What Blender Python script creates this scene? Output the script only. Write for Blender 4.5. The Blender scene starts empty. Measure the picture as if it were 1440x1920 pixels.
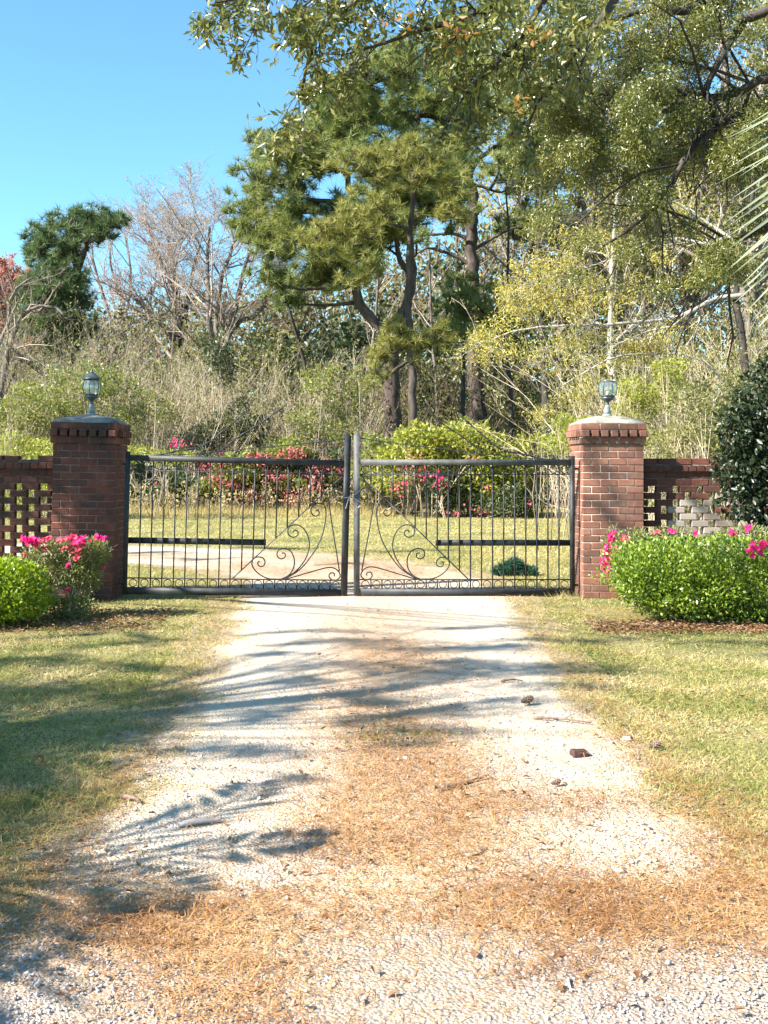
import bpy, bmesh, math, random
import numpy as np
from mathutils import Vector, Matrix, Euler

# ------------------------------------------------------------------ camera, sky, sun, exposure
scene = bpy.context.scene
COL = scene.collection
CAM_H, FPX, VPX, HOR = 1.55, 2000.0, 645.0, 870.0      # eye height, focal length in photo pixels, vanishing point

cam_d = bpy.data.cameras.new('camera')
cam = bpy.data.objects.new('camera', cam_d)
COL.objects.link(cam)
cam.location = (0, 0, CAM_H)
cam.rotation_euler = (math.radians(90), 0, 0)
cam_d.sensor_fit = 'VERTICAL'
cam_d.sensor_height = 36.0
cam_d.lens = 36.0 * FPX / 1920.0
cam_d.shift_x = (720 - VPX) / 1920.0
cam_d.shift_y = -(960 - HOR) / 1920.0
cam_d.clip_end = 2000
scene.camera = cam

SUN_DIR = Vector((1.2, 0.55, -1.0)).normalized()        # the way the light travels
sun_d = bpy.data.lights.new('sun', 'SUN')
sun_d.energy = 5.0
sun_d.angle = math.radians(0.45)
sun_d.color = (1.0, 0.945, 0.85)
sun = bpy.data.objects.new('sun', sun_d)
COL.objects.link(sun)
sun.rotation_euler = SUN_DIR.to_track_quat('-Z', 'Y').to_euler()
sun.location = (-12, -6, 12)

world = bpy.data.worlds.new('World')
scene.world = world
world.use_nodes = True
wn = world.node_tree.nodes
sky = wn.new('ShaderNodeTexSky')
sky.sky_type = 'NISHITA'
sky.sun_disc = False
sky.sun_elevation = math.asin(-SUN_DIR.z)
sky.sun_rotation = math.atan2(-SUN_DIR.x, -SUN_DIR.y)
sky.air_density = 1.0
sky.dust_density = 0.2
sky.ozone_density = 1.0
tint = wn.new('ShaderNodeMix')
tint.data_type = 'RGBA'
tint.blend_type = 'MULTIPLY'
tint.inputs[0].default_value = 1.0
tint.inputs[7].default_value = (0.62, 0.97, 1.06, 1)          # the phone's cyan rendering of a clear sky
world.node_tree.links.new(sky.outputs[0], tint.inputs[6])
world.node_tree.links.new(tint.outputs[2], wn['Background'].inputs[0])
wn['Background'].inputs[1].default_value = 0.086

scene.view_settings.view_transform = 'Standard'
scene.view_settings.look = 'None'
scene.view_settings.gamma = 1
scene.view_settings.exposure = 1.75
try:
    scene.view_settings.use_curve_mapping = False
except Exception:
    pass
scene.cycles.max_bounces = 6
scene.cycles.transparent_max_bounces = 8

# ------------------------------------------------------------------ helpers
RG = np.random.default_rng(11)
random.seed(5)


def W(px, py, Y):
    """photo pixel at depth Y -> world point"""
    return np.array([(px - VPX) * Y / FPX, Y, CAM_H - (py - HOR) * Y / FPX])


def WL(pts, Y):
    return np.array([W(p[0], p[1], Y + (p[2] if len(p) > 2 else 0.0)) for p in pts])


def tag(o, label=None, cat=None, group=None, kind=None):
    if label: o['label'] = label
    if cat: o['category'] = cat
    if group: o['group'] = group
    if kind: o['kind'] = kind
    return o


def empty(name, loc, rot=(0, 0, 0)):
    o = bpy.data.objects.new(name, None)
    o.empty_display_size = 0.2
    o.location = loc
    o.rotation_euler = rot
    COL.objects.link(o)
    return o


class MB:
    """collects numpy geometry for one mesh object"""

    def __init__(self):
        self.V, self.T, self.Q, self.n = [], [], [], 0

    def add(self, V, T=None, Q=None):
        V = np.asarray(V, float).reshape(-1, 3)
        if len(V) == 0:
            return self
        if T is not None and len(T): self.T.append(np.asarray(T, np.int64).reshape(-1, 3) + self.n)
        if Q is not None and len(Q): self.Q.append(np.asarray(Q, np.int64).reshape(-1, 4) + self.n)
        self.V.append(V)
        self.n += len(V)
        return self

    def mesh(self, name, mat, off=(0, 0, 0), smooth=False):
        V = (np.concatenate(self.V) - np.asarray(off, float)) if self.V else np.zeros((0, 3))
        T = np.concatenate(self.T) if self.T else np.zeros((0, 3), np.int64)
        Q = np.concatenate(self.Q) if self.Q else np.zeros((0, 4), np.int64)
        me = bpy.data.meshes.new(name)
        me.vertices.add(len(V))
        me.vertices.foreach_set('co', V.astype(np.float32).ravel())
        loops = np.concatenate([T.ravel(), Q.ravel()]).astype(np.int32)
        me.loops.add(len(loops))
        me.loops.foreach_set('vertex_index', loops)
        starts = np.concatenate([np.arange(len(T)) * 3, len(T) * 3 + np.arange(len(Q)) * 4]).astype(np.int32)
        me.polygons.add(len(starts))
        me.polygons.foreach_set('loop_start', starts)
        if smooth:
            me.polygons.foreach_set('use_smooth', np.ones(len(starts), bool))
        me.update(calc_edges=True)
        me.validate()
        if mat is not None:
            me.materials.append(mat)
        return me

    def obj(self, name, mat, root=None, smooth=False, local=False, kind=None):
        off = (0, 0, 0) if (root is None or local) else np.array(root.location)
        o = bpy.data.objects.new(name, self.mesh(name, mat, off, smooth))
        COL.objects.link(o)
        if root is not None:
            o.parent = root
        if kind:
            o['kind'] = kind
        return o


def unit(a):
    return a / np.maximum(np.linalg.norm(a, axis=-1, keepdims=True), 1e-9)


def rand_dirs(n, rg=None):
    return unit((rg or RG).normal(size=(n, 3)))


def tubes(mb, P, R, k=5, cap=True):
    """P (N,n,3) polylines, R (N,n) radii"""
    P = np.asarray(P, float)
    R = np.asarray(R, float)
    if P.ndim == 2:
        P, R = P[None], R[None]
    N, n, _ = P.shape
    if N == 0:
        return mb
    T = np.empty_like(P)
    T[:, 1:-1] = P[:, 2:] - P[:, :-2]
    T[:, 0] = P[:, 1] - P[:, 0]
    T[:, -1] = P[:, -1] - P[:, -2]
    T = unit(T)
    d = unit(P[:, -1] - P[:, 0])
    ref = np.where(np.abs(d[:, 2:3]) > 0.8, np.array([[0.3, 1.0, 0.1]]), np.array([[0.1, 0.25, 1.0]]))
    U = unit(np.cross(T, ref[:, None, :]))
    Vv = np.cross(T, U)
    a = np.arange(k) * 2 * math.pi / k
    ring = U[:, :, None, :] * np.cos(a)[None, None, :, None] + Vv[:, :, None, :] * np.sin(a)[None, None, :, None]
    X = P[:, :, None, :] + ring * R[:, :, None, None]
    base = (np.arange(N) * n * k)[:, None, None]
    i = np.arange(n - 1)[None, :, None] * k
    j = np.arange(k)[None, None, :]
    j2 = (j + 1) % k
    q = np.stack([base + i + j, base + i + j2, base + i + k + j2, base + i + k + j], -1).reshape(-1, 4)
    tri = None
    if cap and k >= 4:
        e = base[:, 0, 0][:, None] + (n - 1) * k
        s = base[:, 0, 0][:, None]
        f = [np.stack([e[:, 0], e[:, 0] + m, e[:, 0] + m + 1], -1) for m in range(1, k - 1)]
        f += [np.stack([s[:, 0], s[:, 0] + m + 1, s[:, 0] + m], -1) for m in range(1, k - 1)]
        tri = np.concatenate(f)
    mb.add(X.reshape(-1, 3), tri, q)
    return mb


def resample(pts, n):
    """smooth Catmull-Rom resampling of a polyline"""
    p = np.asarray(pts, float)
    m = len(p)
    t = np.linspace(0, m - 1, n)
    i = np.clip(t.astype(int), 0, m - 2)
    f = (t - i)[:, None]
    p0 = p[np.clip(i - 1, 0, m - 1)]
    p1, p2 = p[i], p[i + 1]
    p3 = p[np.clip(i + 2, 0, m - 1)]
    return 0.5 * (2 * p1 + (p2 - p0) * f + (2 * p0 - 5 * p1 + 4 * p2 - p3) * f ** 2 + (3 * p1 - p0 - 3 * p2 + p3) * f ** 3)


def grow(P, R, m, t0, ratio, ang, n=5, up=0.2, wob=0.25, rr=0.6, tip=0.35, spread=0.6, minr=0.002):
    """children branches on every parent polyline"""
    N, k, _ = P.shape
    L = np.linalg.norm(np.diff(P, axis=1), axis=2).sum(1)
    t = RG.uniform(t0, 1.0, (N, m))
    f = t * (k - 1)
    i = np.clip(f.astype(int), 0, k - 2)
    fr = (f - i)[..., None]
    idx = np.arange(N)[:, None]
    A, B = P[idx, i], P[idx, i + 1]
    pos = A + (B - A) * fr
    tan = unit(B - A)
    ra = R[idx, i] + (R[idx, i + 1] - R[idx, i]) * fr[..., 0]
    perp = unit(np.cross(tan, RG.normal(size=tan.shape)))
    th = ang * RG.uniform(1 - spread * 0.6, 1 + spread * 0.6, (N, m, 1))
    d = unit(tan * np.cos(th) + perp * np.sin(th) + np.array([0, 0, up]))
    ln = (L[:, None] * ratio * (1.15 - 0.55 * t) * RG.uniform(0.6, 1.25, (N, m)))
    pos, d, ln, ra = pos.reshape(-1, 3), d.reshape(-1, 3), ln.reshape(-1), ra.reshape(-1)
    out = np.empty((len(pos), n, 3))
    out[:, 0] = pos
    for s in range(1, n):
        d = unit(d + RG.normal(size=d.shape) * wob + np.array([0, 0, up * 0.3]))
        out[:, s] = out[:, s - 1] + d * (ln / (n - 1))[:, None]
    r0 = np.maximum(ra * rr, minr)
    rad = r0[:, None] * np.linspace(1, tip, n)[None]
    return out, np.maximum(rad, minr * 0.6)


def cards(mb, C, D, Nn, L, Wd, fold=0.25, curl=0.0):
    """folded lance shaped leaves: base at C, along D, normal Nn"""
    n = len(C)
    if n == 0:
        return mb
    D = unit(D)
    S = unit(np.cross(D, Nn))
    U = np.cross(S, D)
    L = np.broadcast_to(np.asarray(L, float), (n,))[:, None]
    Wd = np.broadcast_to(np.asarray(Wd, float), (n,))[:, None]
    b = C
    l = C + D * L * 0.48 + S * Wd * 0.5 + U * Wd * fold
    r = C + D * L * 0.48 - S * Wd * 0.5 + U * Wd * fold
    t = C + D * L - U * L * curl
    V = np.stack([b, l, t, r], 1).reshape(-1, 3)
    o = (np.arange(n) * 4)[:, None]
    T = np.concatenate([o + np.array([[0, 2, 1]]), o + np.array([[0, 3, 2]])], 0)
    mb.add(V, T)
    return mb


def pad_points(c, r, n, shell=0.5, rg=None):
    d = rand_dirs(n, rg)
    u = shell + (1 - shell) * (rg or RG).uniform(0, 1, (n, 1)) ** 0.6
    return np.asarray(c) + d * u * np.asarray(r), d


def tufts(mb, C, Dm, K=20, ln=0.22, w=0.012, open_=1.0):
    """needle bundles round each centre"""
    n = len(C)
    if n == 0:
        return mb
    d = unit(np.repeat(Dm, K, 0) * 0.55 + rand_dirs(n * K) * open_)
    c = np.repeat(C, K, 0)
    s = unit(np.cross(d, RG.normal(size=d.shape))) * (w * 0.5)
    l = ln * RG.uniform(0.7, 1.15, (n * K, 1))
    V = np.stack([c - s, c + s, c + d * l], 1).reshape(-1, 3)
    T = np.arange(n * K * 3).reshape(-1, 3)
    mb.add(V, T)
    return mb


def box(mb, x0, x1, y0, y1, z0, z1):
    V = [(x0, y0, z0), (x1, y0, z0), (x1, y1, z0), (x0, y1, z0), (x0, y0, z1), (x1, y0, z1), (x1, y1, z1), (x0, y1, z1)]
    Q = [(0, 3, 2, 1), (4, 5, 6, 7), (0, 1, 5, 4), (1, 2, 6, 5), (2, 3, 7, 6), (3, 0, 4, 7)]
    mb.add(V, None, Q)
    return mb


def lathe(mb, prof, k=16, c=(0, 0, 0), rot=0.0, cap=True):
    a = np.arange(k) * 2 * math.pi / k + rot
    V = np.array([[(c[0] + r * math.cos(x), c[1] + r * math.sin(x), c[2] + z) for x in a] for r, z in prof]).reshape(-1, 3)
    Q = []
    for i in range(len(prof) - 1):
        for j in range(k):
            j2 = (j + 1) % k
            Q.append((i * k + j, i * k + j2, (i + 1) * k + j2, (i + 1) * k + j))
    T = []
    if cap:
        e = (len(prof) - 1) * k
        for m in range(1, k - 1):
            T += [(0, m + 1, m), (e, e + m, e + m + 1)]
    mb.add(V, T, Q)
    return mb


def bevel_box(name, sx, sy, sz, b, mat, jit=0.0, seed=0):
    bm = bmesh.new()
    bmesh.ops.create_cube(bm, size=1.0)
    bmesh.ops.scale(bm, vec=(sx, sy, sz), verts=bm.verts)
    bmesh.ops.bevel(bm, geom=list(bm.edges), offset=b, segments=1, affect='EDGES')
    rr = random.Random(seed)
    for v in bm.verts:
        v.co += Vector((rr.uniform(-jit, jit), rr.uniform(-jit, jit), rr.uniform(-jit, jit)))
    me = bpy.data.meshes.new(name)
    bm.to_mesh(me)
    bm.free()
    me.materials.append(mat)
    return me


def inst(name, me, root, loc, rot=(0, 0, 0), scale=None):
    o = bpy.data.objects.new(name, me)
    o.parent = root
    o.location = loc
    o.rotation_euler = rot
    if scale is not None:
        o.scale = scale
    COL.objects.link(o)
    return o


# ------------------------------------------------------------------ materials
def new_mat(name):
    m = bpy.data.materials.new(name)
    m.use_nodes = True
    nt = m.node_tree
    nt.nodes.clear()
    out = nt.nodes.new('ShaderNodeOutputMaterial')
    return m, nt, out


def N(nt, typ, **kw):
    n = nt.nodes.new(typ)
    for k, v in kw.items():
        if k.startswith('i_'):
            key = k[2:]
            key = int(key) if key.isdigit() else key
            n.inputs[key].default_value = v
        else:
            setattr(n, k, v)
    return n


def ramp(nt, cols, pos=None):
    n = nt.nodes.new('ShaderNodeValToRGB')
    cr = n.color_ramp
    pos = pos or [i / max(1, len(cols) - 1) for i in range(len(cols))]
    while len(cr.elements) < len(cols):
        cr.elements.new(0.5)
    for e, c, p in zip(cr.elements, cols, pos):
        e.position = p
        e.color = (*c, 1)
    return n


def mat_leaf(name, cols, rough=0.5, transl=0.35, spec=0.4, tint=1.3, clump=0.6, mixw=0.4):
    m, nt, out = new_mat(name)
    L = nt.links.new
    geo = N(nt, 'ShaderNodeNewGeometry')
    noi = N(nt, 'ShaderNodeTexNoise', i_Scale=clump, i_Detail=2.0)
    tc = N(nt, 'ShaderNodeTexCoord')
    L(tc.outputs['Object'], noi.inputs['Vector'])
    mr = N(nt, 'ShaderNodeMapRange')
    mr.inputs['From Min'].default_value = 0.3
    mr.inputs['From Max'].default_value = 0.7
    L(noi.outputs[0], mr.inputs['Value'])
    mx = N(nt, 'ShaderNodeMix')
    mx.data_type = 'FLOAT'
    mx.inputs[0].default_value = mixw
    L(geo.outputs['Random Per Island'], mx.inputs[2])
    L(mr.outputs[0], mx.inputs[3])
    rp = ramp(nt, cols)
    L(mx.outputs[0], rp.inputs[0])
    p = N(nt, 'ShaderNodeBsdfPrincipled')
    p.inputs['Roughness'].default_value = rough
    p.inputs['Specular IOR Level'].default_value = spec
    L(rp.outputs[0], p.inputs['Base Color'])
    t = N(nt, 'ShaderNodeBsdfTranslucent')
    hs = N(nt, 'ShaderNodeHueSaturation')
    hs.inputs['Value'].default_value = tint
    hs.inputs['Saturation'].default_value = 1.1
    L(rp.outputs[0], hs.inputs['Color'])
    L(hs.outputs[0], t.inputs[0])
    ms = N(nt, 'ShaderNodeMixShader', i_0=transl)
    L(p.outputs[0], ms.inputs[1])
    L(t.outputs[0], ms.inputs[2])
    L(ms.outputs[0], out.inputs[0])
    return m


def mat_bark(name, c1, c2, scale=8.0, bump=0.5, stretch=0.25):
    m, nt, out = new_mat(name)
    L = nt.links.new
    tc = N(nt, 'ShaderNodeTexCoord')
    mp = N(nt, 'ShaderNodeMapping')
    mp.inputs['Scale'].default_value = (1, 1, stretch)
    L(tc.outputs['Object'], mp.inputs[0])
    noi = N(nt, 'ShaderNodeTexNoise', i_Scale=scale, i_Detail=6.0, i_Roughness=0.65)
    L(mp.outputs[0], noi.inputs['Vector'])
    rp = ramp(nt, [c1, c2], [0.35, 0.65])
    L(noi.outputs[0], rp.inputs[0])
    p = N(nt, 'ShaderNodeBsdfPrincipled')
    p.inputs['Roughness'].default_value = 0.9
    L(rp.outputs[0], p.inputs['Base Color'])
    b = N(nt, 'ShaderNodeBump', i_Strength=bump, i_Distance=0.05)
    L(noi.outputs[0], b.inputs['Height'])
    L(b.outputs[0], p.inputs['Normal'])
    L(p.outputs[0], out.inputs[0])
    return m


def mat_twig(name, cols):
    m, nt, out = new_mat(name)
    geo = N(nt, 'ShaderNodeNewGeometry')
    rp = ramp(nt, cols)
    nt.links.new(geo.outputs['Random Per Island'], rp.inputs[0])
    p = N(nt, 'ShaderNodeBsdfPrincipled')
    p.inputs['Roughness'].default_value = 0.85
    nt.links.new(rp.outputs[0], p.inputs['Base Color'])
    nt.links.new(p.outputs[0], out.inputs[0])
    return m


def mat_brick(name, cols, soot=0.4, soot_col=(0.03, 0.025, 0.024), pale=0.25, soot_scale=2.2):
    m, nt, out = new_mat(name)
    L = nt.links.new
    oi = N(nt, 'ShaderNodeObjectInfo')
    rp = ramp(nt, cols)
    L(oi.outputs['Random'], rp.inputs[0])
    geo = N(nt, 'ShaderNodeNewGeometry')
    n1 = N(nt, 'ShaderNodeTexNoise', i_Scale=14.0, i_Detail=5.0, i_Roughness=0.7)
    n2 = N(nt, 'ShaderNodeTexNoise', i_Scale=soot_scale, i_Detail=4.0, i_Roughness=0.6)
    n3 = N(nt, 'ShaderNodeTexNoise', i_Scale=120.0, i_Detail=3.0)
    for n_ in (n1, n2, n3):
        L(geo.outputs['Position'], n_.inputs['Vector'])
    # pale bloom on the brick faces
    r1 = ramp(nt, [(0, 0, 0), (1, 1, 1)], [0.5, 0.75])
    L(n1.outputs[0], r1.inputs[0])
    m1 = N(nt, 'ShaderNodeMath', operation='MULTIPLY', i_1=pale)
    L(r1.outputs[0], m1.inputs[0])
    mixp = N(nt, 'ShaderNodeMix')
    mixp.data_type = 'RGBA'
    mixp.inputs[7].default_value = (0.42, 0.30, 0.25, 1)
    L(m1.outputs[0], mixp.inputs[0])
    L(rp.outputs[0], mixp.inputs[6])
    # soot and algae stains
    r2 = ramp(nt, [(0, 0, 0), (1, 1, 1)], [0.42, 0.68])
    L(n2.outputs[0], r2.inputs[0])
    m2 = N(nt, 'ShaderNodeMath', operation='MULTIPLY', i_1=soot)
    L(r2.outputs[0], m2.inputs[0])
    mixs = N(nt, 'ShaderNodeMix')
    mixs.data_type = 'RGBA'
    mixs.inputs[7].default_value = (*soot_col, 1)
    L(m2.outputs[0], mixs.inputs[0])
    L(mixp.outputs[2], mixs.inputs[6])
    p = N(nt, 'ShaderNodeBsdfPrincipled')
    p.inputs['Roughness'].default_value = 0.88
    p.inputs['Specular IOR Level'].default_value = 0.25
    L(mixs.outputs[2], p.inputs['Base Color'])
    b = N(nt, 'ShaderNodeBump', i_Strength=0.35, i_Distance=0.004)
    L(n3.outputs[0], b.inputs['Height'])
    L(b.outputs[0], p.inputs['Normal'])
    L(p.outputs[0], out.inputs[0])
    return m


def mat_mottled(name, c1, c2, scale=6.0, rough=0.9, bump=0.3, bscale=60.0, metallic=0.0, spec=0.3):
    m, nt, out = new_mat(name)
    L = nt.links.new
    geo = N(nt, 'ShaderNodeNewGeometry')
    n1 = N(nt, 'ShaderNodeTexNoise', i_Scale=scale, i_Detail=6.0, i_Roughness=0.65)
    n2 = N(nt, 'ShaderNodeTexNoise', i_Scale=bscale, i_Detail=4.0)
    L(geo.outputs['Position'], n1.inputs['Vector'])
    L(geo.outputs['Position'], n2.inputs['Vector'])
    rp = ramp(nt, [c1, c2], [0.35, 0.65])
    L(n1.outputs[0], rp.inputs[0])
    p = N(nt, 'ShaderNodeBsdfPrincipled')
    p.inputs['Roughness'].default_value = rough
    p.inputs['Metallic'].default_value = metallic
    p.inputs['Specular IOR Level'].default_value = spec
    L(rp.outputs[0], p.inputs['Base Color'])
    b = N(nt, 'ShaderNodeBump', i_Strength=bump, i_Distance=0.01)
    L(n2.outputs[0], b.inputs['Height'])
    L(b.outputs[0], p.inputs['Normal'])
    L(p.outputs[0], out.inputs[0])
    return m


M = {}
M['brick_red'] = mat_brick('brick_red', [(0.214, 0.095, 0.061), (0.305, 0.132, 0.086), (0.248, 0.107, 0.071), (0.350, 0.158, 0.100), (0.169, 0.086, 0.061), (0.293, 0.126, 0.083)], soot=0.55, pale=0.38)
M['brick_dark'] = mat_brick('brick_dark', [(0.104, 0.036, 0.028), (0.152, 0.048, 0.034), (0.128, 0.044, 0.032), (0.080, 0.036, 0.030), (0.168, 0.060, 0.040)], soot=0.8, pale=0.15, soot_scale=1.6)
M['brick_wall'] = mat_brick('brick_wall', [(0.120, 0.044, 0.032), (0.176, 0.064, 0.044), (0.096, 0.040, 0.032), (0.152, 0.056, 0.040)], soot=0.6, pale=0.2)
M['brick_sunlit_pale'] = mat_brick('brick_sunlit_pale', [(0.306, 0.255, 0.212), (0.408, 0.357, 0.306), (0.255, 0.196, 0.162), (0.357, 0.289, 0.246)], soot=0.25, pale=0.5)  # grey weathering, with sunlit brightness put into the colour
M['mortar'] = mat_mottled('mortar', (0.34, 0.27, 0.22), (0.48, 0.39, 0.32), 9)
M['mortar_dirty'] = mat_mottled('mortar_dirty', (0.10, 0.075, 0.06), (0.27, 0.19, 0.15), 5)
M['cap'] = mat_mottled('cap', (0.15, 0.14, 0.115), (0.42, 0.40, 0.32), 5, bscale=30)
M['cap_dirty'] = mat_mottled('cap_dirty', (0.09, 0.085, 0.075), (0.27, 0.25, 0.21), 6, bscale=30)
M['iron'] = mat_mottled('iron', (0.018, 0.019, 0.021), (0.040, 0.043, 0.046), 9, rough=0.55, bump=0.1, spec=0.3)
M['iron_worn'] = mat_mottled('iron_worn', (0.045, 0.045, 0.043), (0.11, 0.11, 0.105), 7, rough=0.6, bump=0.1, spec=0.35)
M['lamp_metal'] = mat_mottled('lamp_metal', (0.022, 0.03, 0.033), (0.06, 0.075, 0.075), 20, rough=0.4, bump=0.1, spec=0.6)
M['lamp_worn'] = mat_mottled('lamp_worn', (0.15, 0.17, 0.17), (0.27, 0.29, 0.28), 20, rough=0.55, bump=0.1)
M['wire'] = mat_mottled('wire', (0.35, 0.34, 0.32), (0.5, 0.48, 0.45), 30, rough=0.4, metallic=0.5)


def mat_glass():
    m, nt, out = new_mat('lamp_glass')
    L = nt.links.new
    tr = N(nt, 'ShaderNodeBsdfTransparent')
    tr.inputs[0].default_value = (0.80, 0.87, 0.85, 1)
    gl = N(nt, 'ShaderNodeBsdfGlossy')
    gl.inputs['Roughness'].default_value = 0.08
    di = N(nt, 'ShaderNodeBsdfDiffuse')
    di.inputs[0].default_value = (0.5, 0.56, 0.54, 1)
    a = N(nt, 'ShaderNodeMixShader', i_0=0.14)
    L(tr.outputs[0], a.inputs[1]); L(di.outputs[0], a.inputs[2])
    b = N(nt, 'ShaderNodeMixShader', i_0=0.14)
    L(a.outputs[0], b.inputs[1]); L(gl.outputs[0], b.inputs[2])
    L(b.outputs[0], out.inputs[0])
    return m


M['glass'] = mat_glass()
M['bulb'] = mat_mottled('bulb', (0.7, 0.7, 0.68), (0.8, 0.8, 0.78), 20, rough=0.2)

# foliage
M['pine'] = mat_leaf('pine', [(0.072, 0.116, 0.035), (0.152, 0.193, 0.057), (0.223, 0.255, 0.075), (0.344, 0.309, 0.089)], 0.45, 0.25, clump=0.35)
M['pine_far'] = mat_leaf('pine_far', [(0.057, 0.096, 0.039), (0.095, 0.140, 0.049), (0.142, 0.175, 0.063)], 0.5, 0.25, clump=0.3)
M['pine_dark'] = mat_leaf('pine_dark', [(0.035, 0.059, 0.025), (0.070, 0.098, 0.039)], 0.5, 0.25)
M['pine_yellow'] = mat_leaf('pine_yellow', [(0.157, 0.179, 0.046), (0.272, 0.269, 0.072), (0.329, 0.284, 0.091)], 0.5, 0.3)
M['oak'] = mat_leaf('oak', [(0.065, 0.080, 0.022), (0.119, 0.131, 0.030), (0.184, 0.184, 0.046), (0.281, 0.249, 0.077)], 0.30, 0.3, 0.6, clump=0.8)
M['oak_rust'] = mat_leaf('oak_rust', [(0.28, 0.12, 0.03), (0.36, 0.2, 0.06)], 0.5, 0.35)
M['catkin'] = mat_leaf('catkin', [(0.266, 0.245, 0.057), (0.399, 0.333, 0.069), (0.475, 0.412, 0.115), (0.285, 0.294, 0.092)], 0.5, 0.35, clump=1.2)
M['olive'] = mat_leaf('olive', [(0.087, 0.102, 0.031), (0.173, 0.182, 0.057), (0.268, 0.255, 0.085), (0.347, 0.314, 0.122)], 0.5, 0.35, clump=0.5)
M['woods'] = mat_leaf('woods', [(0.057, 0.063, 0.022), (0.114, 0.106, 0.041), (0.178, 0.150, 0.065), (0.127, 0.137, 0.041)], 0.6, 0.3, clump=0.25)
M['shrub'] = mat_leaf('shrub', [(0.072, 0.101, 0.026), (0.145, 0.176, 0.039), (0.246, 0.257, 0.058), (0.348, 0.324, 0.091)], 0.42, 0.35, clump=0.9)
M['shrub_bright'] = mat_leaf('shrub_bright', [(0.127, 0.161, 0.029), (0.230, 0.265, 0.040), (0.322, 0.322, 0.057), (0.368, 0.345, 0.092)], 0.42, 0.4, clump=0.9)
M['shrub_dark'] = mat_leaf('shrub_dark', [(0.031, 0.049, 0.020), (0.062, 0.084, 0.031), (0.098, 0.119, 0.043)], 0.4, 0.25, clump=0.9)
M['boxwood'] = mat_leaf('boxwood', [(0.035, 0.075, 0.010), (0.10, 0.17, 0.018), (0.20, 0.27, 0.028), (0.33, 0.39, 0.05)], 0.35, 0.26, 0.5, clump=3.5)
M['box_bright'] = mat_leaf('box_bright', [(0.10, 0.16, 0.015), (0.18, 0.26, 0.02), (0.27, 0.34, 0.03), (0.33, 0.38, 0.05)], 0.35, 0.42, 0.5, clump=3.0)
M['azalea_leaf'] = mat_leaf('azalea_leaf', [(0.070, 0.098, 0.028), (0.140, 0.182, 0.049), (0.224, 0.238, 0.070), (0.224, 0.168, 0.070)], 0.45, 0.3, clump=3.0)
M['camellia'] = mat_leaf('camellia', [(0.010, 0.018, 0.006), (0.018, 0.030, 0.010), (0.029, 0.044, 0.014)], 0.40, 0.15, 0.4, clump=1.5)
M['pink'] = mat_leaf('pink', [(0.62, 0.015, 0.16), (0.78, 0.03, 0.30), (0.72, 0.04, 0.13), (0.80, 0.06, 0.38)], 0.5, 0.45, 0.2, tint=1.0, clump=2)
M['coral'] = mat_leaf('coral', [(0.60, 0.05, 0.12), (0.68, 0.10, 0.17), (0.72, 0.18, 0.20)], 0.5, 0.4, 0.2, tint=1.0, clump=2)
M['red_dead'] = mat_leaf('red_dead', [(0.36, 0.07, 0.09), (0.48, 0.10, 0.14), (0.50, 0.18, 0.17), (0.34, 0.20, 0.11)], 0.6, 0.35, 0.2, tint=1.0, clump=1)
M['maple'] = mat_leaf('maple', [(0.42, 0.16, 0.11), (0.50, 0.22, 0.15), (0.44, 0.25, 0.18)], 0.6, 0.35, clump=0.4)
M['juniper'] = mat_leaf('juniper', [(0.01, 0.045, 0.025), (0.02, 0.075, 0.04), (0.04, 0.10, 0.06)], 0.5, 0.2, clump=4)
M['palm'] = mat_leaf('palm', [(0.186, 0.205, 0.124), (0.260, 0.282, 0.186), (0.310, 0.320, 0.223)], 0.38, 0.25, 0.5)
M['grass'] = mat_leaf('grass', [(0.113, 0.145, 0.033), (0.212, 0.237, 0.060), (0.368, 0.328, 0.121), (0.510, 0.407, 0.214), (0.594, 0.472, 0.293)], 0.6, 0.3, 0.2, clump=1.7, mixw=0.6)
M['grass_far'] = mat_leaf('grass_far', [(0.218, 0.230, 0.064), (0.383, 0.344, 0.116), (0.518, 0.432, 0.193), (0.601, 0.483, 0.258)], 0.6, 0.3, 0.2, clump=0.8, mixw=0.6)
M['straw_grass'] = mat_leaf('straw_grass', [(0.260, 0.234, 0.091), (0.442, 0.364, 0.169), (0.546, 0.468, 0.234)], 0.7, 0.35, 0.2, clump=0.7)
M['straw'] = mat_leaf('straw', [(0.19, 0.08, 0.028), (0.35, 0.17, 0.062), (0.49, 0.29, 0.12), (0.63, 0.46, 0.26)], 0.6, 0.2, 0.2, clump=2)
M['litter'] = mat_leaf('litter', [(0.080, 0.038, 0.018), (0.176, 0.085, 0.041), (0.272, 0.170, 0.099), (0.360, 0.289, 0.216)], 0.7, 0.2, 0.2, clump=2)
M['twig_tan'] = mat_twig('twig_tan', [(0.232, 0.174, 0.123), (0.406, 0.319, 0.232), (0.580, 0.478, 0.348), (0.319, 0.246, 0.189)])
M['twig_grey'] = mat_twig('twig_grey', [(0.194, 0.151, 0.125), (0.308, 0.242, 0.198), (0.410, 0.334, 0.272)])
M['twig_brown'] = mat_twig('twig_brown', [(0.069, 0.049, 0.034), (0.127, 0.088, 0.059), (0.216, 0.157, 0.108)])
M['bark_pine'] = mat_bark('bark_pine', (0.025, 0.018, 0.015), (0.11, 0.08, 0.065), 6)
M['bark_dark'] = mat_bark('bark_dark', (0.022, 0.018, 0.015), (0.07, 0.055, 0.045), 7)
M['bark_pale'] = mat_bark('bark_pale', (0.26, 0.23, 0.19), (0.48, 0.44, 0.38), 9)
M['bark_grey'] = mat_bark('bark_grey', (0.09, 0.075, 0.065), (0.22, 0.18, 0.16), 7)
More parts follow.
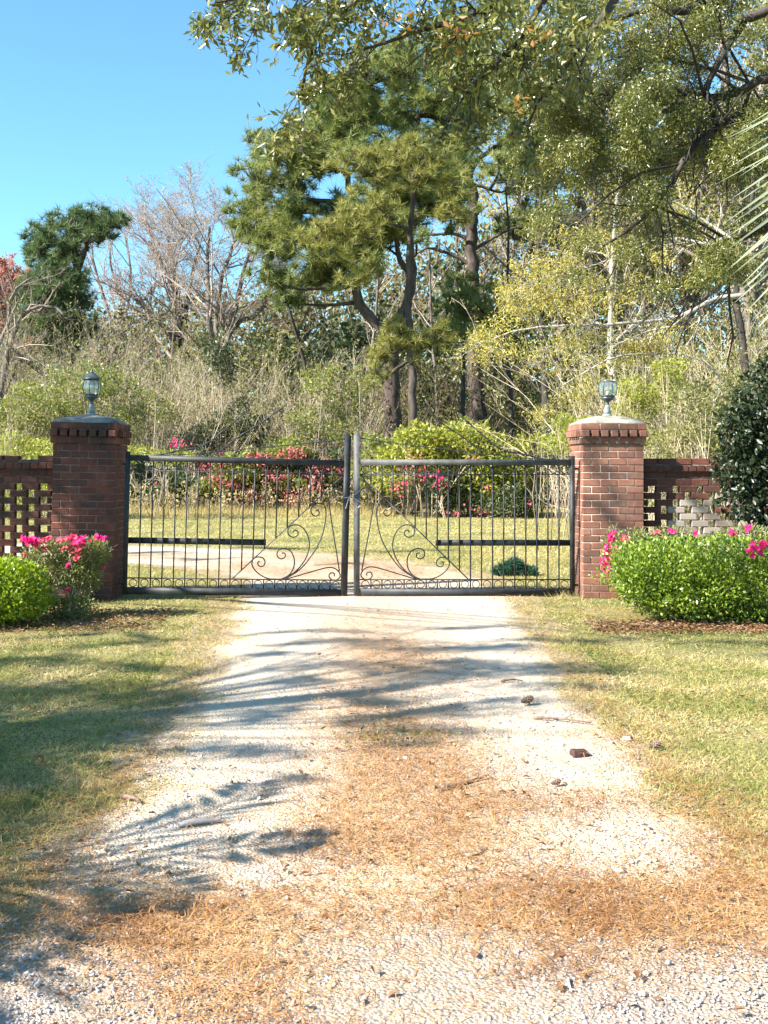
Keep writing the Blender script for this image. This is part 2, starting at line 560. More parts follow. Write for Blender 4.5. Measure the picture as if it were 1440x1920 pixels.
M['stone'] = mat_leaf('stone', [(0.304, 0.245, 0.202), (0.460, 0.376, 0.311), (0.589, 0.490, 0.405), (0.414, 0.302, 0.217)], 0.8, 0.0, 0.3, clump=3)
M['stone_grey'] = mat_leaf('stone_grey', [(0.22, 0.20, 0.20), (0.36, 0.33, 0.32), (0.50, 0.46, 0.45), (0.34, 0.28, 0.24)], 0.8, 0.0, 0.3, clump=3)
M['white_scrap'] = mat_mottled('white_scrap', (0.62, 0.60, 0.55), (0.75, 0.73, 0.68), 30)
M['stick'] = mat_bark('stick', (0.12, 0.07, 0.05), (0.27, 0.18, 0.14), 30)
M['bark_strip'] = mat_mottled('bark_strip', (0.40, 0.34, 0.31), (0.58, 0.51, 0.47), 20)


# ------------------------------------------------------------------ driveway line
CL = resample([(0.22, 0.8), (0.24, 3.0), (0.25, 5.0), (0.28, 7.5), (0.30, 10), (0.30, 12.4), (0.15, 14.6), (-0.9, 16.6), (-3.2, 18.2), (-7.0, 19.2), (-14, 20.0), (-24, 21)], 320)
HWk = np.array([[0.8, 2.0], [2.6, 1.75], [3.2, 1.45], [4.5, 1.32], [6, 1.29], [8, 1.33], [10, 1.42], [12.4, 1.55], [14.6, 1.6], [17, 1.5], [22, 1.5]])


def snoise(x, y, s, seed=0):
    """cheap smooth noise -1..1 from summed sines"""
    rr = np.random.default_rng(seed)
    out = np.zeros_like(np.asarray(x, float))
    amp = 0
    for o in range(6):
        a = rr.uniform(0, 2 * math.pi)
        f = s * rr.uniform(0.6, 2.2)
        out += np.sin((x * math.cos(a) + y * math.sin(a)) * f + rr.uniform(0, 6.28)) / (1 + 0.3 * o)
        amp += 1 / (1 + 0.3 * o)
    return out / amp * 1.8


def road_d(x, y):
    """signed distance outside the driveway's edge (negative on it)"""
    x = np.asarray(x, float); y = np.asarray(y, float)
    P = np.stack([x, y], -1)
    best = np.full(len(P), 1e9)
    hw = np.zeros(len(P))
    for i0 in range(0, len(P), 20000):
        p = P[i0:i0 + 20000]
        d = np.linalg.norm(p[:, None, :] - CL[None, :, :], axis=2)
        j = d.argmin(1)
        best[i0:i0 + 20000] = d[np.arange(len(p)), j]
        hw[i0:i0 + 20000] = np.interp(np.minimum(CL[j, 1], 22), HWk[:, 0], HWk[:, 1])
    return best - hw


def straw_amt(x, y):
    """how thick the pine straw lies, 0..1"""
    g = lambda cx, cy, sx, sy, a: a * np.exp(-((x - cx) / sx) ** 2 - ((y - cy) / sy) ** 2)
    s = (g(0.33, 6.7, 0.42, 1.3, 0.95) + g(0.30, 5.0, 0.45, 0.8, 0.85) + g(0.15, 4.3, 0.5, 0.5, 0.75) + g(0.40, 8.3, 0.55, 1.0, 0.65) + g(0.35, 9.9, 0.6, 1.6, 0.5)
         + g(0.1, 3.65, 1.6, 0.22, 0.75) + g(1.0, 3.75, 0.6, 0.3, 0.6) + g(-0.50, 3.55, 0.35, 0.3, 0.5) + g(-0.25, 3.15, 0.25, 0.3, 0.6)
         + g(-0.95, 4.0, 0.35, 0.2, 0.45) + g(0.6, 3.25, 0.25, 0.12, 0.4) + g(1.5, 4.1, 0.18, 0.9, 0.55) + g(1.6, 6.0, 0.16, 1.0, 0.5)
         + g(1.0, 4.85, 0.35, 0.22, 0.6) + g(-0.55, 16.3, 1.6, 1.5, 0.7) + g(0.4, 14.4, 1.0, 1.6, 0.6) + g(-3.2, 18.0, 3.0, .8, .6) + g(-.3, 16.0, 1.6, 1.6, .5))
    return np.clip(s * (1.0 + 0.55 * snoise(x, y, 3.2, 3)) + 0.06 * snoise(x, y, 1.4, 5), 0, 1)


# ------------------------------------------------------------------ ground sheet and driveway
def mat_ground():
    m, nt, out = new_mat('ground_soil')
    L = nt.links.new
    geo = N(nt, 'ShaderNodeNewGeometry')
    sep = N(nt, 'ShaderNodeSeparateXYZ')
    L(geo.outputs['Position'], sep.inputs[0])
    n1 = N(nt, 'ShaderNodeTexNoise', i_Scale=0.9, i_Detail=5.0, i_Roughness=0.6)
    n2 = N(nt, 'ShaderNodeTexNoise', i_Scale=22.0, i_Detail=5.0, i_Roughness=0.7)
    L(geo.outputs['Position'], n1.inputs['Vector']); L(geo.outputs['Position'], n2.inputs['Vector'])
    lawn = ramp(nt, [(0.10, 0.12, 0.03), (0.20, 0.19, 0.06), (0.30, 0.25, 0.12)], [0.35, 0.5, 0.65])
    L(n1.outputs[0], lawn.inputs[0])
    fine = ramp(nt, [(0.55, 0.5, 0.45), (1.2, 1.2, 1.15)], [0.3, 0.7])
    L(n2.outputs[0], fine.inputs[0])
    mul = N(nt, 'ShaderNodeMix'); mul.data_type = 'RGBA'; mul.blend_type = 'MULTIPLY'
    mul.inputs[0].default_value = 1.0
    L(lawn.outputs[0], mul.inputs[6]); L(fine.outputs[0], mul.inputs[7])
    wood = ramp(nt, [(0.07, 0.045, 0.028), (0.20, 0.13, 0.075)], [0.35, 0.65])
    L(n2.outputs[0], wood.inputs[0])
    mr = N(nt, 'ShaderNodeMapRange')
    mr.inputs['From Min'].default_value = 36.0
    mr.inputs['From Max'].default_value = 41.0
    L(sep.outputs[1], mr.inputs['Value'])
    mx = N(nt, 'ShaderNodeMix'); mx.data_type = 'RGBA'
    L(mr.outputs[0], mx.inputs[0]); L(mul.outputs[2], mx.inputs[6]); L(wood.outputs[0], mx.inputs[7])
    p = N(nt, 'ShaderNodeBsdfPrincipled')
    p.inputs['Roughness'].default_value = 0.95
    L(mx.outputs[2], p.inputs['Base Color'])
    b = N(nt, 'ShaderNodeBump', i_Strength=0.6, i_Distance=0.03)
    L(n2.outputs[0], b.inputs['Height']); L(b.outputs[0], p.inputs['Normal'])
    L(p.outputs[0], out.inputs[0])
    return m


def mat_road():
    m, nt, out = new_mat('driveway_gravel')
    L = nt.links.new
    geo = N(nt, 'ShaderNodeNewGeometry')
    att = N(nt, 'ShaderNodeAttribute', attribute_name='straw')
    v = N(nt, 'ShaderNodeTexVoronoi', i_Scale=75.0)
    n1 = N(nt, 'ShaderNodeTexNoise', i_Scale=2.0, i_Detail=6.0, i_Roughness=0.7)
    n2 = N(nt, 'ShaderNodeTexNoise', i_Scale=45.0, i_Detail=5.0, i_Roughness=0.75)
    for q in (v, n1, n2):
        L(geo.outputs['Position'], q.inputs['Vector'])
    st = ramp(nt, [(0.36, 0.31, 0.27), (0.50, 0.44, 0.38), (0.62, 0.56, 0.49)], [0.0, 0.5, 1.0])
    sepc = N(nt, 'ShaderNodeSeparateColor')
    L(v.outputs['Color'], sepc.inputs[0]); L(sepc.outputs[0], st.inputs[0])
    edge = ramp(nt, [(1, 1, 1), (0.5, 0.47, 0.44)], [0.35, 0.75])
    L(v.outputs['Distance'], edge.inputs[0])
    mul = N(nt, 'ShaderNodeMix'); mul.data_type = 'RGBA'; mul.blend_type = 'MULTIPLY'
    mul.inputs[0].default_value = 0.5
    L(st.outputs[0], mul.inputs[6]); L(edge.outputs[0], mul.inputs[7])
    sand = ramp(nt, [(0.44, 0.35, 0.26), (0.62, 0.51, 0.39)], [0.3, 0.7])
    L(n2.outputs[0], sand.inputs[0])
    r1 = ramp(nt, [(0, 0, 0), (1, 1, 1)], [0.42, 0.6])
    L(n1.outputs[0], r1.inputs[0])
    mx = N(nt, 'ShaderNodeMix'); mx.data_type = 'RGBA'
    L(r1.outputs[0], mx.inputs[0]); L(mul.outputs[2], mx.inputs[6]); L(sand.outputs[0], mx.inputs[7])
    r1.color_ramp.elements[0].position = .30
    r1.color_ramp.elements[1].position = .52
    sepp = N(nt, 'ShaderNodeSeparateXYZ')
    L(geo.outputs['Position'], sepp.inputs[0])
    jit = N(nt, 'ShaderNodeMath', operation='MULTIPLY_ADD', i_1=1.1, i_2=-0.55)
    L(n1.outputs[0], jit.inputs[0])
    addy = N(nt, 'ShaderNodeMath', operation='ADD')
    L(sepp.outputs[1], addy.inputs[0]); L(jit.outputs[0], addy.inputs[1])
    apr = N(nt, 'ShaderNodeMapRange')
    apr.inputs['From Min'].default_value = 3.85
    apr.inputs['From Max'].default_value = 3.45
    L(addy.outputs[0], apr.inputs['Value'])
    aprm = N(nt, 'ShaderNodeMix'); aprm.data_type = 'RGBA'; aprm.blend_type = 'MULTIPLY'
    aprm.inputs[7].default_value = (0.70, 0.67, 0.68, 1)          # older grey gravel by the road
    L(apr.outputs[0], aprm.inputs[0]); L(mx.outputs[2], aprm.inputs[6])
    mx = aprm
    brown = ramp(nt, [(0.20, 0.10, 0.045), (0.42, 0.25, 0.12)], [0.35, 0.65])
    L(n2.outputs[0], brown.inputs[0])
    mm = N(nt, 'ShaderNodeMath', operation='MULTIPLY', i_1=0.72)
    L(att.outputs['Fac'], mm.inputs[0])
    mx2 = N(nt, 'ShaderNodeMix'); mx2.data_type = 'RGBA'
    L(mm.outputs[0], mx2.inputs[0]); L(mx.outputs[2], mx2.inputs[6]); L(brown.outputs[0], mx2.inputs[7])
    p = N(nt, 'ShaderNodeBsdfPrincipled')
    p.inputs['Roughness'].default_value = 0.95
    soil = ramp(nt, [(0.15, 0.12, 0.06), (0.28, 0.22, 0.12), (0.40, 0.33, 0.22)], [0.3, 0.5, 0.7])
    L(n2.outputs[0], soil.inputs[0])
    att2 = N(nt, 'ShaderNodeAttribute', attribute_name='edge')
    mx3 = N(nt, 'ShaderNodeMix'); mx3.data_type = 'RGBA'
    L(att2.outputs['Fac'], mx3.inputs[0]); L(mx2.outputs[2], mx3.inputs[6]); L(soil.outputs[0], mx3.inputs[7])
    L(mx3.outputs[2], p.inputs['Base Color'])
    b = N(nt, 'ShaderNodeBump', i_Strength=0.7, i_Distance=0.012)
    L(v.outputs['Distance'], b.inputs['Height'])
    b.invert = True
    b2 = N(nt, 'ShaderNodeBump', i_Strength=0.5, i_Distance=0.02)
    L(n2.outputs[0], b2.inputs['Height']); L(b.outputs[0], b2.inputs['Normal'])
    L(b2.outputs[0], p.inputs['Normal'])
    L(p.outputs[0], out.inputs[0])
    return m


g = MB()
S_ = 900.0
g.add([(-S_, -S_, 0), (S_, -S_, 0), (S_, S_, 0), (-S_, S_, 0)], None, [(0, 1, 2, 3)])
ground = g.obj('ground', mat_ground())
tag(ground, kind='structure', label='short patchy lawn and bare soil on both sides of the drive')


def build_road():
    n, k = len(CL), 81
    tan = np.gradient(CL, axis=0)
    tan /= np.linalg.norm(tan, axis=1, keepdims=True)
    nor = np.stack([tan[:, 1], -tan[:, 0]], 1)
    u = np.linspace(-1, 1, k)
    hw = np.interp(np.minimum(CL[:, 1], 22), HWk[:, 0], HWk[:, 1])
    s = np.arange(n)
    wl = hw + 0.045 * snoise(CL[:, 0], CL[:, 1], 2.4, 21)
    wr = hw + 0.045 * snoise(CL[:, 0], CL[:, 1], 2.0, 23)
    wid = np.where(u[None] < 0, wl[:, None], wr[:, None]) + .34
    X = CL[:, None, :] + nor[:, None, :] * (u[None, :] * wid)[..., None]
    z = 0.008 + 0.006 * snoise(X[..., 0], X[..., 1], 2.0, 31) * (1 - u[None] ** 2)
    V = np.concatenate([X, z[..., None]], -1).reshape(-1, 3)
    i = np.arange(n - 1)[:, None] * k
    j = np.arange(k - 1)[None]
    Q = np.stack([i + j, i + j + 1, i + j + k + 1, i + j + k], -1).reshape(-1, 4)
    mb = MB().add(V, None, Q[:, ::-1])
    o = mb.obj('driveway', mat_road(), smooth=True)
    tag(o, kind='structure', label='pale gravel driveway running up to the gate and bending left behind it')
    a = o.data.attributes.new('straw', 'FLOAT', 'POINT')
    a.data.foreach_set('value', (straw_amt(V[:, 0], V[:, 1]) * .8).astype(np.float32))
    out_ = (np.abs(u)[None] * wid - (wid - .34)).ravel()
    edge = np.clip((out_ + .16 + .13 * snoise(V[:, 0], V[:, 1], 5, 33) + .08 * snoise(V[:, 0], V[:, 1], 13, 34)) / .22, 0, 1)
    e_ = o.data.attributes.new('edge', 'FLOAT', 'POINT')
    e_.data.foreach_set('value', edge.astype(np.float32))
    o.data.update()
    return o


driveway = build_road()
if driveway.data.polygons[0].normal.z < 0:
    driveway.data.flip_normals()

# ------------------------------------------------------------------ bricks
BL, BD, BH, JT = 0.193, 0.092, 0.071, 0.010
PITCH, CRS = BL + JT, BH + JT
_brick_cache = {}


def brick_mesh(L_, D_, H_, mat, var):
    key = (round(L_, 4), round(D_, 4), round(H_, 4), mat.name, var)
    if key not in _brick_cache:
        _brick_cache[key] = bevel_box('brick', L_, D_, H_, 0.0045, mat, 0.0012, var)
    return _brick_cache[key]


def put_brick(root, x, y, z, mat, along='x', L_=BL, D_=BD, H_=BH, rng=random, name='brick', jit=1.0):
    me = brick_mesh(L_, D_, H_, mat, rng.randrange(3))
    rz = 0 if along == 'x' else math.pi / 2
    return inst(name, me, root, (x + rng.uniform(-.001, .001) * jit, y + rng.uniform(-.0015, .0015) * jit, z + rng.uniform(-.0008, .0008)),
                (rng.uniform(-.004, .004), rng.uniform(-.004, .004), rz + rng.uniform(-.006, .006)))


PW = 3 * PITCH - JT + JT + BD     # pillar side 0.701


def build_pillar(loc, roty, bmat, mmat, capmat, label, inner):
    """inner: +1 when the gate side is +x, else -1"""
    root = empty('brick_pillar', loc, (0, roty, 0))
    tag(root, label, 'gate pillar', 'brick gate pillars')
    h = PW / 2
    back = MB()
    rng = random.Random(int(loc[0] * 100))
    runs = PW - BD - JT
    for c in range(22):
        z = c * CRS + BH / 2 + 0.002
        flip = c % 2
        for side in range(4):
            for k in range(3):
                # distance along the side, pinwheel bond mirrored on every other course
                s = -h + BL / 2 + k * PITCH if not flip else h - BL / 2 - k * PITCH
                off = h - BD / 2
                if side == 0: x, y, al = s, -off, 'x'
                elif side == 1: x, y, al = off, s, 'y'
                elif side == 2: x, y, al = -s, off, 'x'
                else: x, y, al = -off, -s, 'y'
                if side == 2:
                    box(back, x - BL / 2, x + BL / 2, y - BD / 2, y + BD / 2, z - BH / 2, z + BH / 2)
                else:
                    put_brick(root, x, y, z, bmat, al, rng=rng)
    z0 = 22 * CRS

    def ring_course(z, e, mat, hgt=BH):
        hh = h + e
        n = 3
        L_ = (2 * hh - BD - JT * (n)) / n
        for side in range(4):
            for k in range(n):
                s = -hh + L_ / 2 + k * (L_ + JT)
                off = hh - BD / 2
                x, y, al = [(s, -off, 'x'), (off, s, 'y'), (-s, off, 'x'), (-off, -s, 'y')][side]
                if side == 2:
                    box(back, x - L_ / 2, x + L_ / 2, y - BD / 2, y + BD / 2, z - hgt / 2, z + hgt / 2)
                else:
                    put_brick(root, x, y, z, mat, al, L_=L_, H_=hgt, rng=rng)
    ring_course(z0 + BH / 2 + 0.002, 0.024, bmat)
    # dentils: headers standing proud with gaps between
    hh = h + 0.024
    zd = z0 + CRS + BH / 2 + 0.002
    nd = 7
    for side in range(4):
        for k in range(nd):
            s = -hh + 0.045 + k * (2 * hh - 0.09) / (nd - 1)
            if side in (1, 3) and k in (0, nd - 1):
                continue
            pr = 0.045
            off = hh + pr - 0.06
            x, y, al = [(s, -off, 'y'), (off, s, 'x'), (s, off, 'y'), (-off, s, 'x')][side]
            if side == 2:
                box(back, x - 0.03, x + 0.03, y - 0.06, y + 0.06, zd - BH / 2, zd + BH / 2)
            else:
                put_brick(root, x, y, zd, bmat, al, L_=0.12, D_=0.078, rng=rng, name='dentil')
    ring_course(z0 + 2 * CRS + BH / 2 + 0.002, 0.024, bmat)
    bo = back.obj('back_bricks', bmat, root, local=True, kind='stuff')
    core = MB()
    e = 0.006
    box(core, -h + e, h - e, -h + e, h - e, -0.02, z0 - 0.003)
    box(core, -hh + e, hh - e, -hh + e, hh - e, z0 + 0.002, z0 + CRS - 0.004)
    box(core, -h + .03, h - .03, -h + .03, h - .03, z0 + CRS - 0.003, z0 + 2 * CRS - 0.008)
    box(core, -hh + e, hh - e, -hh + e, hh - e, z0 + 2 * CRS - 0.007, z0 + 3 * CRS - 0.012)
    core.obj('mortar_core', mmat, root, local=True)
    # rendered cap, weathered to a low dome
    cap = MB()
    zc = z0 + 3 * CRS - 0.006
    prof = [(1.0, 0.0), (0.985, 0.014), (0.80, 0.055), (0.55, 0.083), (0.3, 0.098), (0.12, 0.104)]
    k = 32
    V = []
    for r, z in prof:
        for j in range(k):
            a = j * 2 * math.pi / k
            ca, sa = math.cos(a), math.sin(a)
            sq = 1.0 / max(abs(ca), abs(sa))
            rr = r * (h + 0.018) * (sq * r ** 1.5 + (1 - r ** 1.5) * 1.05)
            V.append((ca * rr + rng.uniform(-.004, .004), sa * rr + rng.uniform(-.004, .004), zc + z + rng.uniform(-.003, .003)))
    V.append((0, 0, zc + 0.105))
    Q = [(i * k + j, i * k + (j + 1) % k, (i + 1) * k + (j + 1) % k, (i + 1) * k + j) for i in range(len(prof) - 1) for j in range(k)]
    T = [((len(prof) - 1) * k + j, (len(prof) - 1) * k + (j + 1) % k, len(prof) * k) for j in range(k)]
    cap.add(V, T, Q)
    cap.obj('mortar_cap', capmat, root, local=True, smooth=True)
    return root, zc + 0.10


LP = (-2.975, 12.05 + PW / 2, 0.0)
RP = (3.106, 12.30 + PW / 2, 0.0)
lp_rot = math.radians(1.2)
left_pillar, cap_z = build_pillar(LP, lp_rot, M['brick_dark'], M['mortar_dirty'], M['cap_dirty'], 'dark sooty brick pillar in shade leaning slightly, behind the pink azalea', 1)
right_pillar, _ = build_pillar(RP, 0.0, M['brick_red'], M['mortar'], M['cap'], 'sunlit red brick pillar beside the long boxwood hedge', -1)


def build_wall(x_start, sgn, y0, length, mat, mmat, label, z_top, sunlit_from=None, broken=False):
    """pierced brick screen wall running away from a pillar"""
    root = empty('brick_wall', (x_start, y0, 0))
    tag(root, label, 'brick wall', 'pierced brick screen walls')
    rng = random.Random(77 + int(sgn))
    P2 = BL + 0.085
    nrow = int(round((z_top - 2 * CRS) / CRS))
    zb = z_top - nrow * CRS - 2 * CRS
    yc = BD / 2
    x = lambda s: sgn * s
    pick = lambda s, z: M['brick_sunlit_pale'] if (sunlit_from is not None and s > sunlit_from - 0.12 * (z_top - z) + rng.uniform(-.08, .08) and z < z_top - 0.42 and rng.random() < 0.85) else mat  # sunlight painted in as paler, weathered brick past the pillar's shadow
    for r in range(nrow):
        z = zb + r * CRS + BH / 2
        top_solid = r >= nrow - 2
        base_solid = r < 2
        if top_solid or base_solid:
            s = (BL / 2 if r % 2 == 0 else 0.0) + 0.0
            while s < length:
                if s == 0.0:
                    put_brick(root, x(BD / 2), yc, z, mat, L_=BD, rng=rng)
                    s += BD + JT + BL / 2
                    continue
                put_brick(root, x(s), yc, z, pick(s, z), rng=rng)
                s += PITCH
        else:
            s = 0.055 + BL / 2 if r % 2 == 0 else 0.194 + BL / 2
            if r % 2:
                put_brick(root, x(0.05), yc, z, mat, L_=0.095, rng=rng)
            while s < length:
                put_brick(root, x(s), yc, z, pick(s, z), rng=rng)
                s += P2
    # mortar beds between the courses: thin slabs only where bricks overlap
    mo = MB()
    for r in range(nrow + 1):
        z = zb + r * CRS
        xs = sorted((x(0.0), x(length)))
        if r < 2 or r >= nrow - 2:
            box(mo, xs[0], xs[1], 0.006, BD - 0.006, z - JT - 0.001, z + 0.001)
            if r < nrow and (r < 2 or r >= nrow - 2):
                box(mo, xs[0], xs[1], 0.012, BD - 0.012, z + 0.002, z + BH - 0.002)
        else:
            s = 0.194
            k = 0
            while s < length + 0.2:
                a, b = x(s), x(s + 0.054)
                box(mo, min(a, b), max(a, b), 0.006, BD - 0.006, z - JT - 0.001, z + 0.001)
                s += P2 / 2
    mo.obj('mortar', mmat, root, local=True)
    # header course standing proud, then the coping
    zz0 = zb + nrow * CRS
    xs = sorted((x(0.0), x(length)))
    bed = MB()
    box(bed, xs[0], xs[1], -.022, .11, zz0 + .004, zz0 + CRS + .003)
    box(bed, xs[0], xs[1], -.010, .10, zz0 + CRS + .004, zz0 + CRS + .022)
    bed.obj('mortar_bed', mmat, root, local=True)
    z = zb + nrow * CRS + BH / 2
    s = 0.045
    while s < length:
        put_brick(root, x(s), yc, z, mat, 'y', L_=0.17, D_=0.083, rng=rng, name='header_brick', jit=2.5)
        s += 0.0945
    z += CRS
    s = BL / 2
    k = 0
    while s < length:
        if not (broken and k in (1, 5)):
            zz = z if not broken else z - rng.uniform(0, .006)
            o = put_brick(root, x(s), yc, zz, mat if not broken or k % 3 else M['brick_wall'], L_=BL if not (broken and k == 2) else 0.15, D_=0.15, rng=rng, name='coping_brick', jit=3)
        s += PITCH
        k += 1
    return root


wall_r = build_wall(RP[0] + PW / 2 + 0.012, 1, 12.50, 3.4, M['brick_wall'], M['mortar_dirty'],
                    'pierced brick screen wall with weathered bricks coloured sunlit-pale right of the sunlit pillar', 1.625, sunlit_from=0.40)
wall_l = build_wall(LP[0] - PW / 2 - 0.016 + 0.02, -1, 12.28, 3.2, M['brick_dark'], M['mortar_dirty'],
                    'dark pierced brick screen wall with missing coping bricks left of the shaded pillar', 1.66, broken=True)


# ------------------------------------------------------------------ lamps on the pillars
def build_lamp(loc, rot, label, roof=True, bare_stem='lamp_worn'):
    root = empty('pillar_lamp', loc, rot)
    tag(root, label, 'lamp', 'lamps on the gate pillars')
    lathe(MB(), [(0.058, 0), (0.058, 0.012), (0.050, 0.022), (0.046, 0.028)], 20).obj('base', M[bare_stem], root, local=True)
    lathe(MB(), [(0.043, 0.026), (0.040, 0.06), (0.033, 0.10), (0.024, 0.135)], 20).obj('stem', M[bare_stem], root, local=True, smooth=True)
    lathe(MB(), [(0.022, 0.133), (0.026, 0.145), (0.018, 0.155), (0.024, 0.172), (0.05, 0.186), (0.062, 0.195)], 16).obj('neck', M['lamp_metal'], root, local=True)
    lathe(MB(), [(0.062, 0.195), (0.085, 0.205), (0.088, 0.212), (0.080, 0.218), (0.080, 0.232), (0.090, 0.238), (0.090, 0.246)], 6, rot=0.3).obj('gallery', M['lamp_metal'], root, local=True)
    prof = [(0.086, 0.246), (0.102, 0.285), (0.107, 0.325), (0.102, 0.37), (0.090, 0.405)]
    for k in range(6):
        a0, a1 = 0.3 + k * math.pi / 3, 0.3 + (k + 1) * math.pi / 3
        mb = MB()
        V = []
        for r, z in prof:
            for f in (0.06, 0.35, 0.65, 0.94):
                aa = a0 + (a1 - a0) * f
                rr = r * 0.965
                V.append((rr * math.cos(aa), rr * math.sin(aa), z))
        Q = [(i * 4 + j, i * 4 + j + 1, i * 4 + j + 5, i * 4 + j + 4) for i in range(len(prof) - 1) for j in range(3)]
        mb.add(V, None, Q)
        mb.obj('glass_panel', M['glass'], root, local=True)
        P = np.array([(r * math.cos(a0), r * math.sin(a0), z) for r, z in prof])
        tubes(MB(), resample(P, 8), np.full(8, 0.0055), 5).obj('rib', M['lamp_metal'], root, local=True)
    lathe(MB(), [(0.092, 0.403), (0.094, 0.412), (0.090, 0.418)], 6, rot=0.3, cap=roof).obj('top_ring', M['lamp_metal'], root, local=True)
    if roof:
        lathe(MB(), [(0.118, 0.414), (0.120, 0.422), (0.108, 0.434), (0.070, 0.468), (0.034, 0.492), (0.022, 0.498)], 6, rot=0.3).obj('roof', M['lamp_metal'], root, local=True)
        lathe(MB(), [(0.024, 0.497), (0.026, 0.506), (0.012, 0.514), (0.016, 0.522), (0.006, 0.534), (0.003, 0.552)], 10).obj('finial', M['lamp_metal'], root, local=True)
    lathe(MB(), [(0.017, 0.24), (0.017, 0.29), (0.014, 0.295)], 10).obj('socket', M['bulb'], root, local=True)
    if roof:
        lathe(MB(), [(0.012, 0.293), (0.026, 0.32), (0.030, 0.345), (0.018, 0.37), (0.004, 0.376)], 12).obj('bulb', M['bulb'], root, local=True, smooth=True)
    return root


top_l = Vector(LP) + Matrix.Rotation(lp_rot, 3, 'Y') @ Vector((0, -0.02, cap_z - 0.004))
build_lamp(top_l, (0, math.radians(0.6), 0.2), 'lantern lamp with pointed roof and finial on the shaded pillar')
build_lamp((RP[0] + 0.01, RP[1] - 0.02, cap_z - 0.004), (0, math.radians(1.5), 0.55), 'broken lantern lamp without its roof on the sunlit pillar', roof=False)


# ------------------------------------------------------------------ the double gate
GY = 12.45
GS = GY / FPX        # metres per photo pixel on the gate's plane


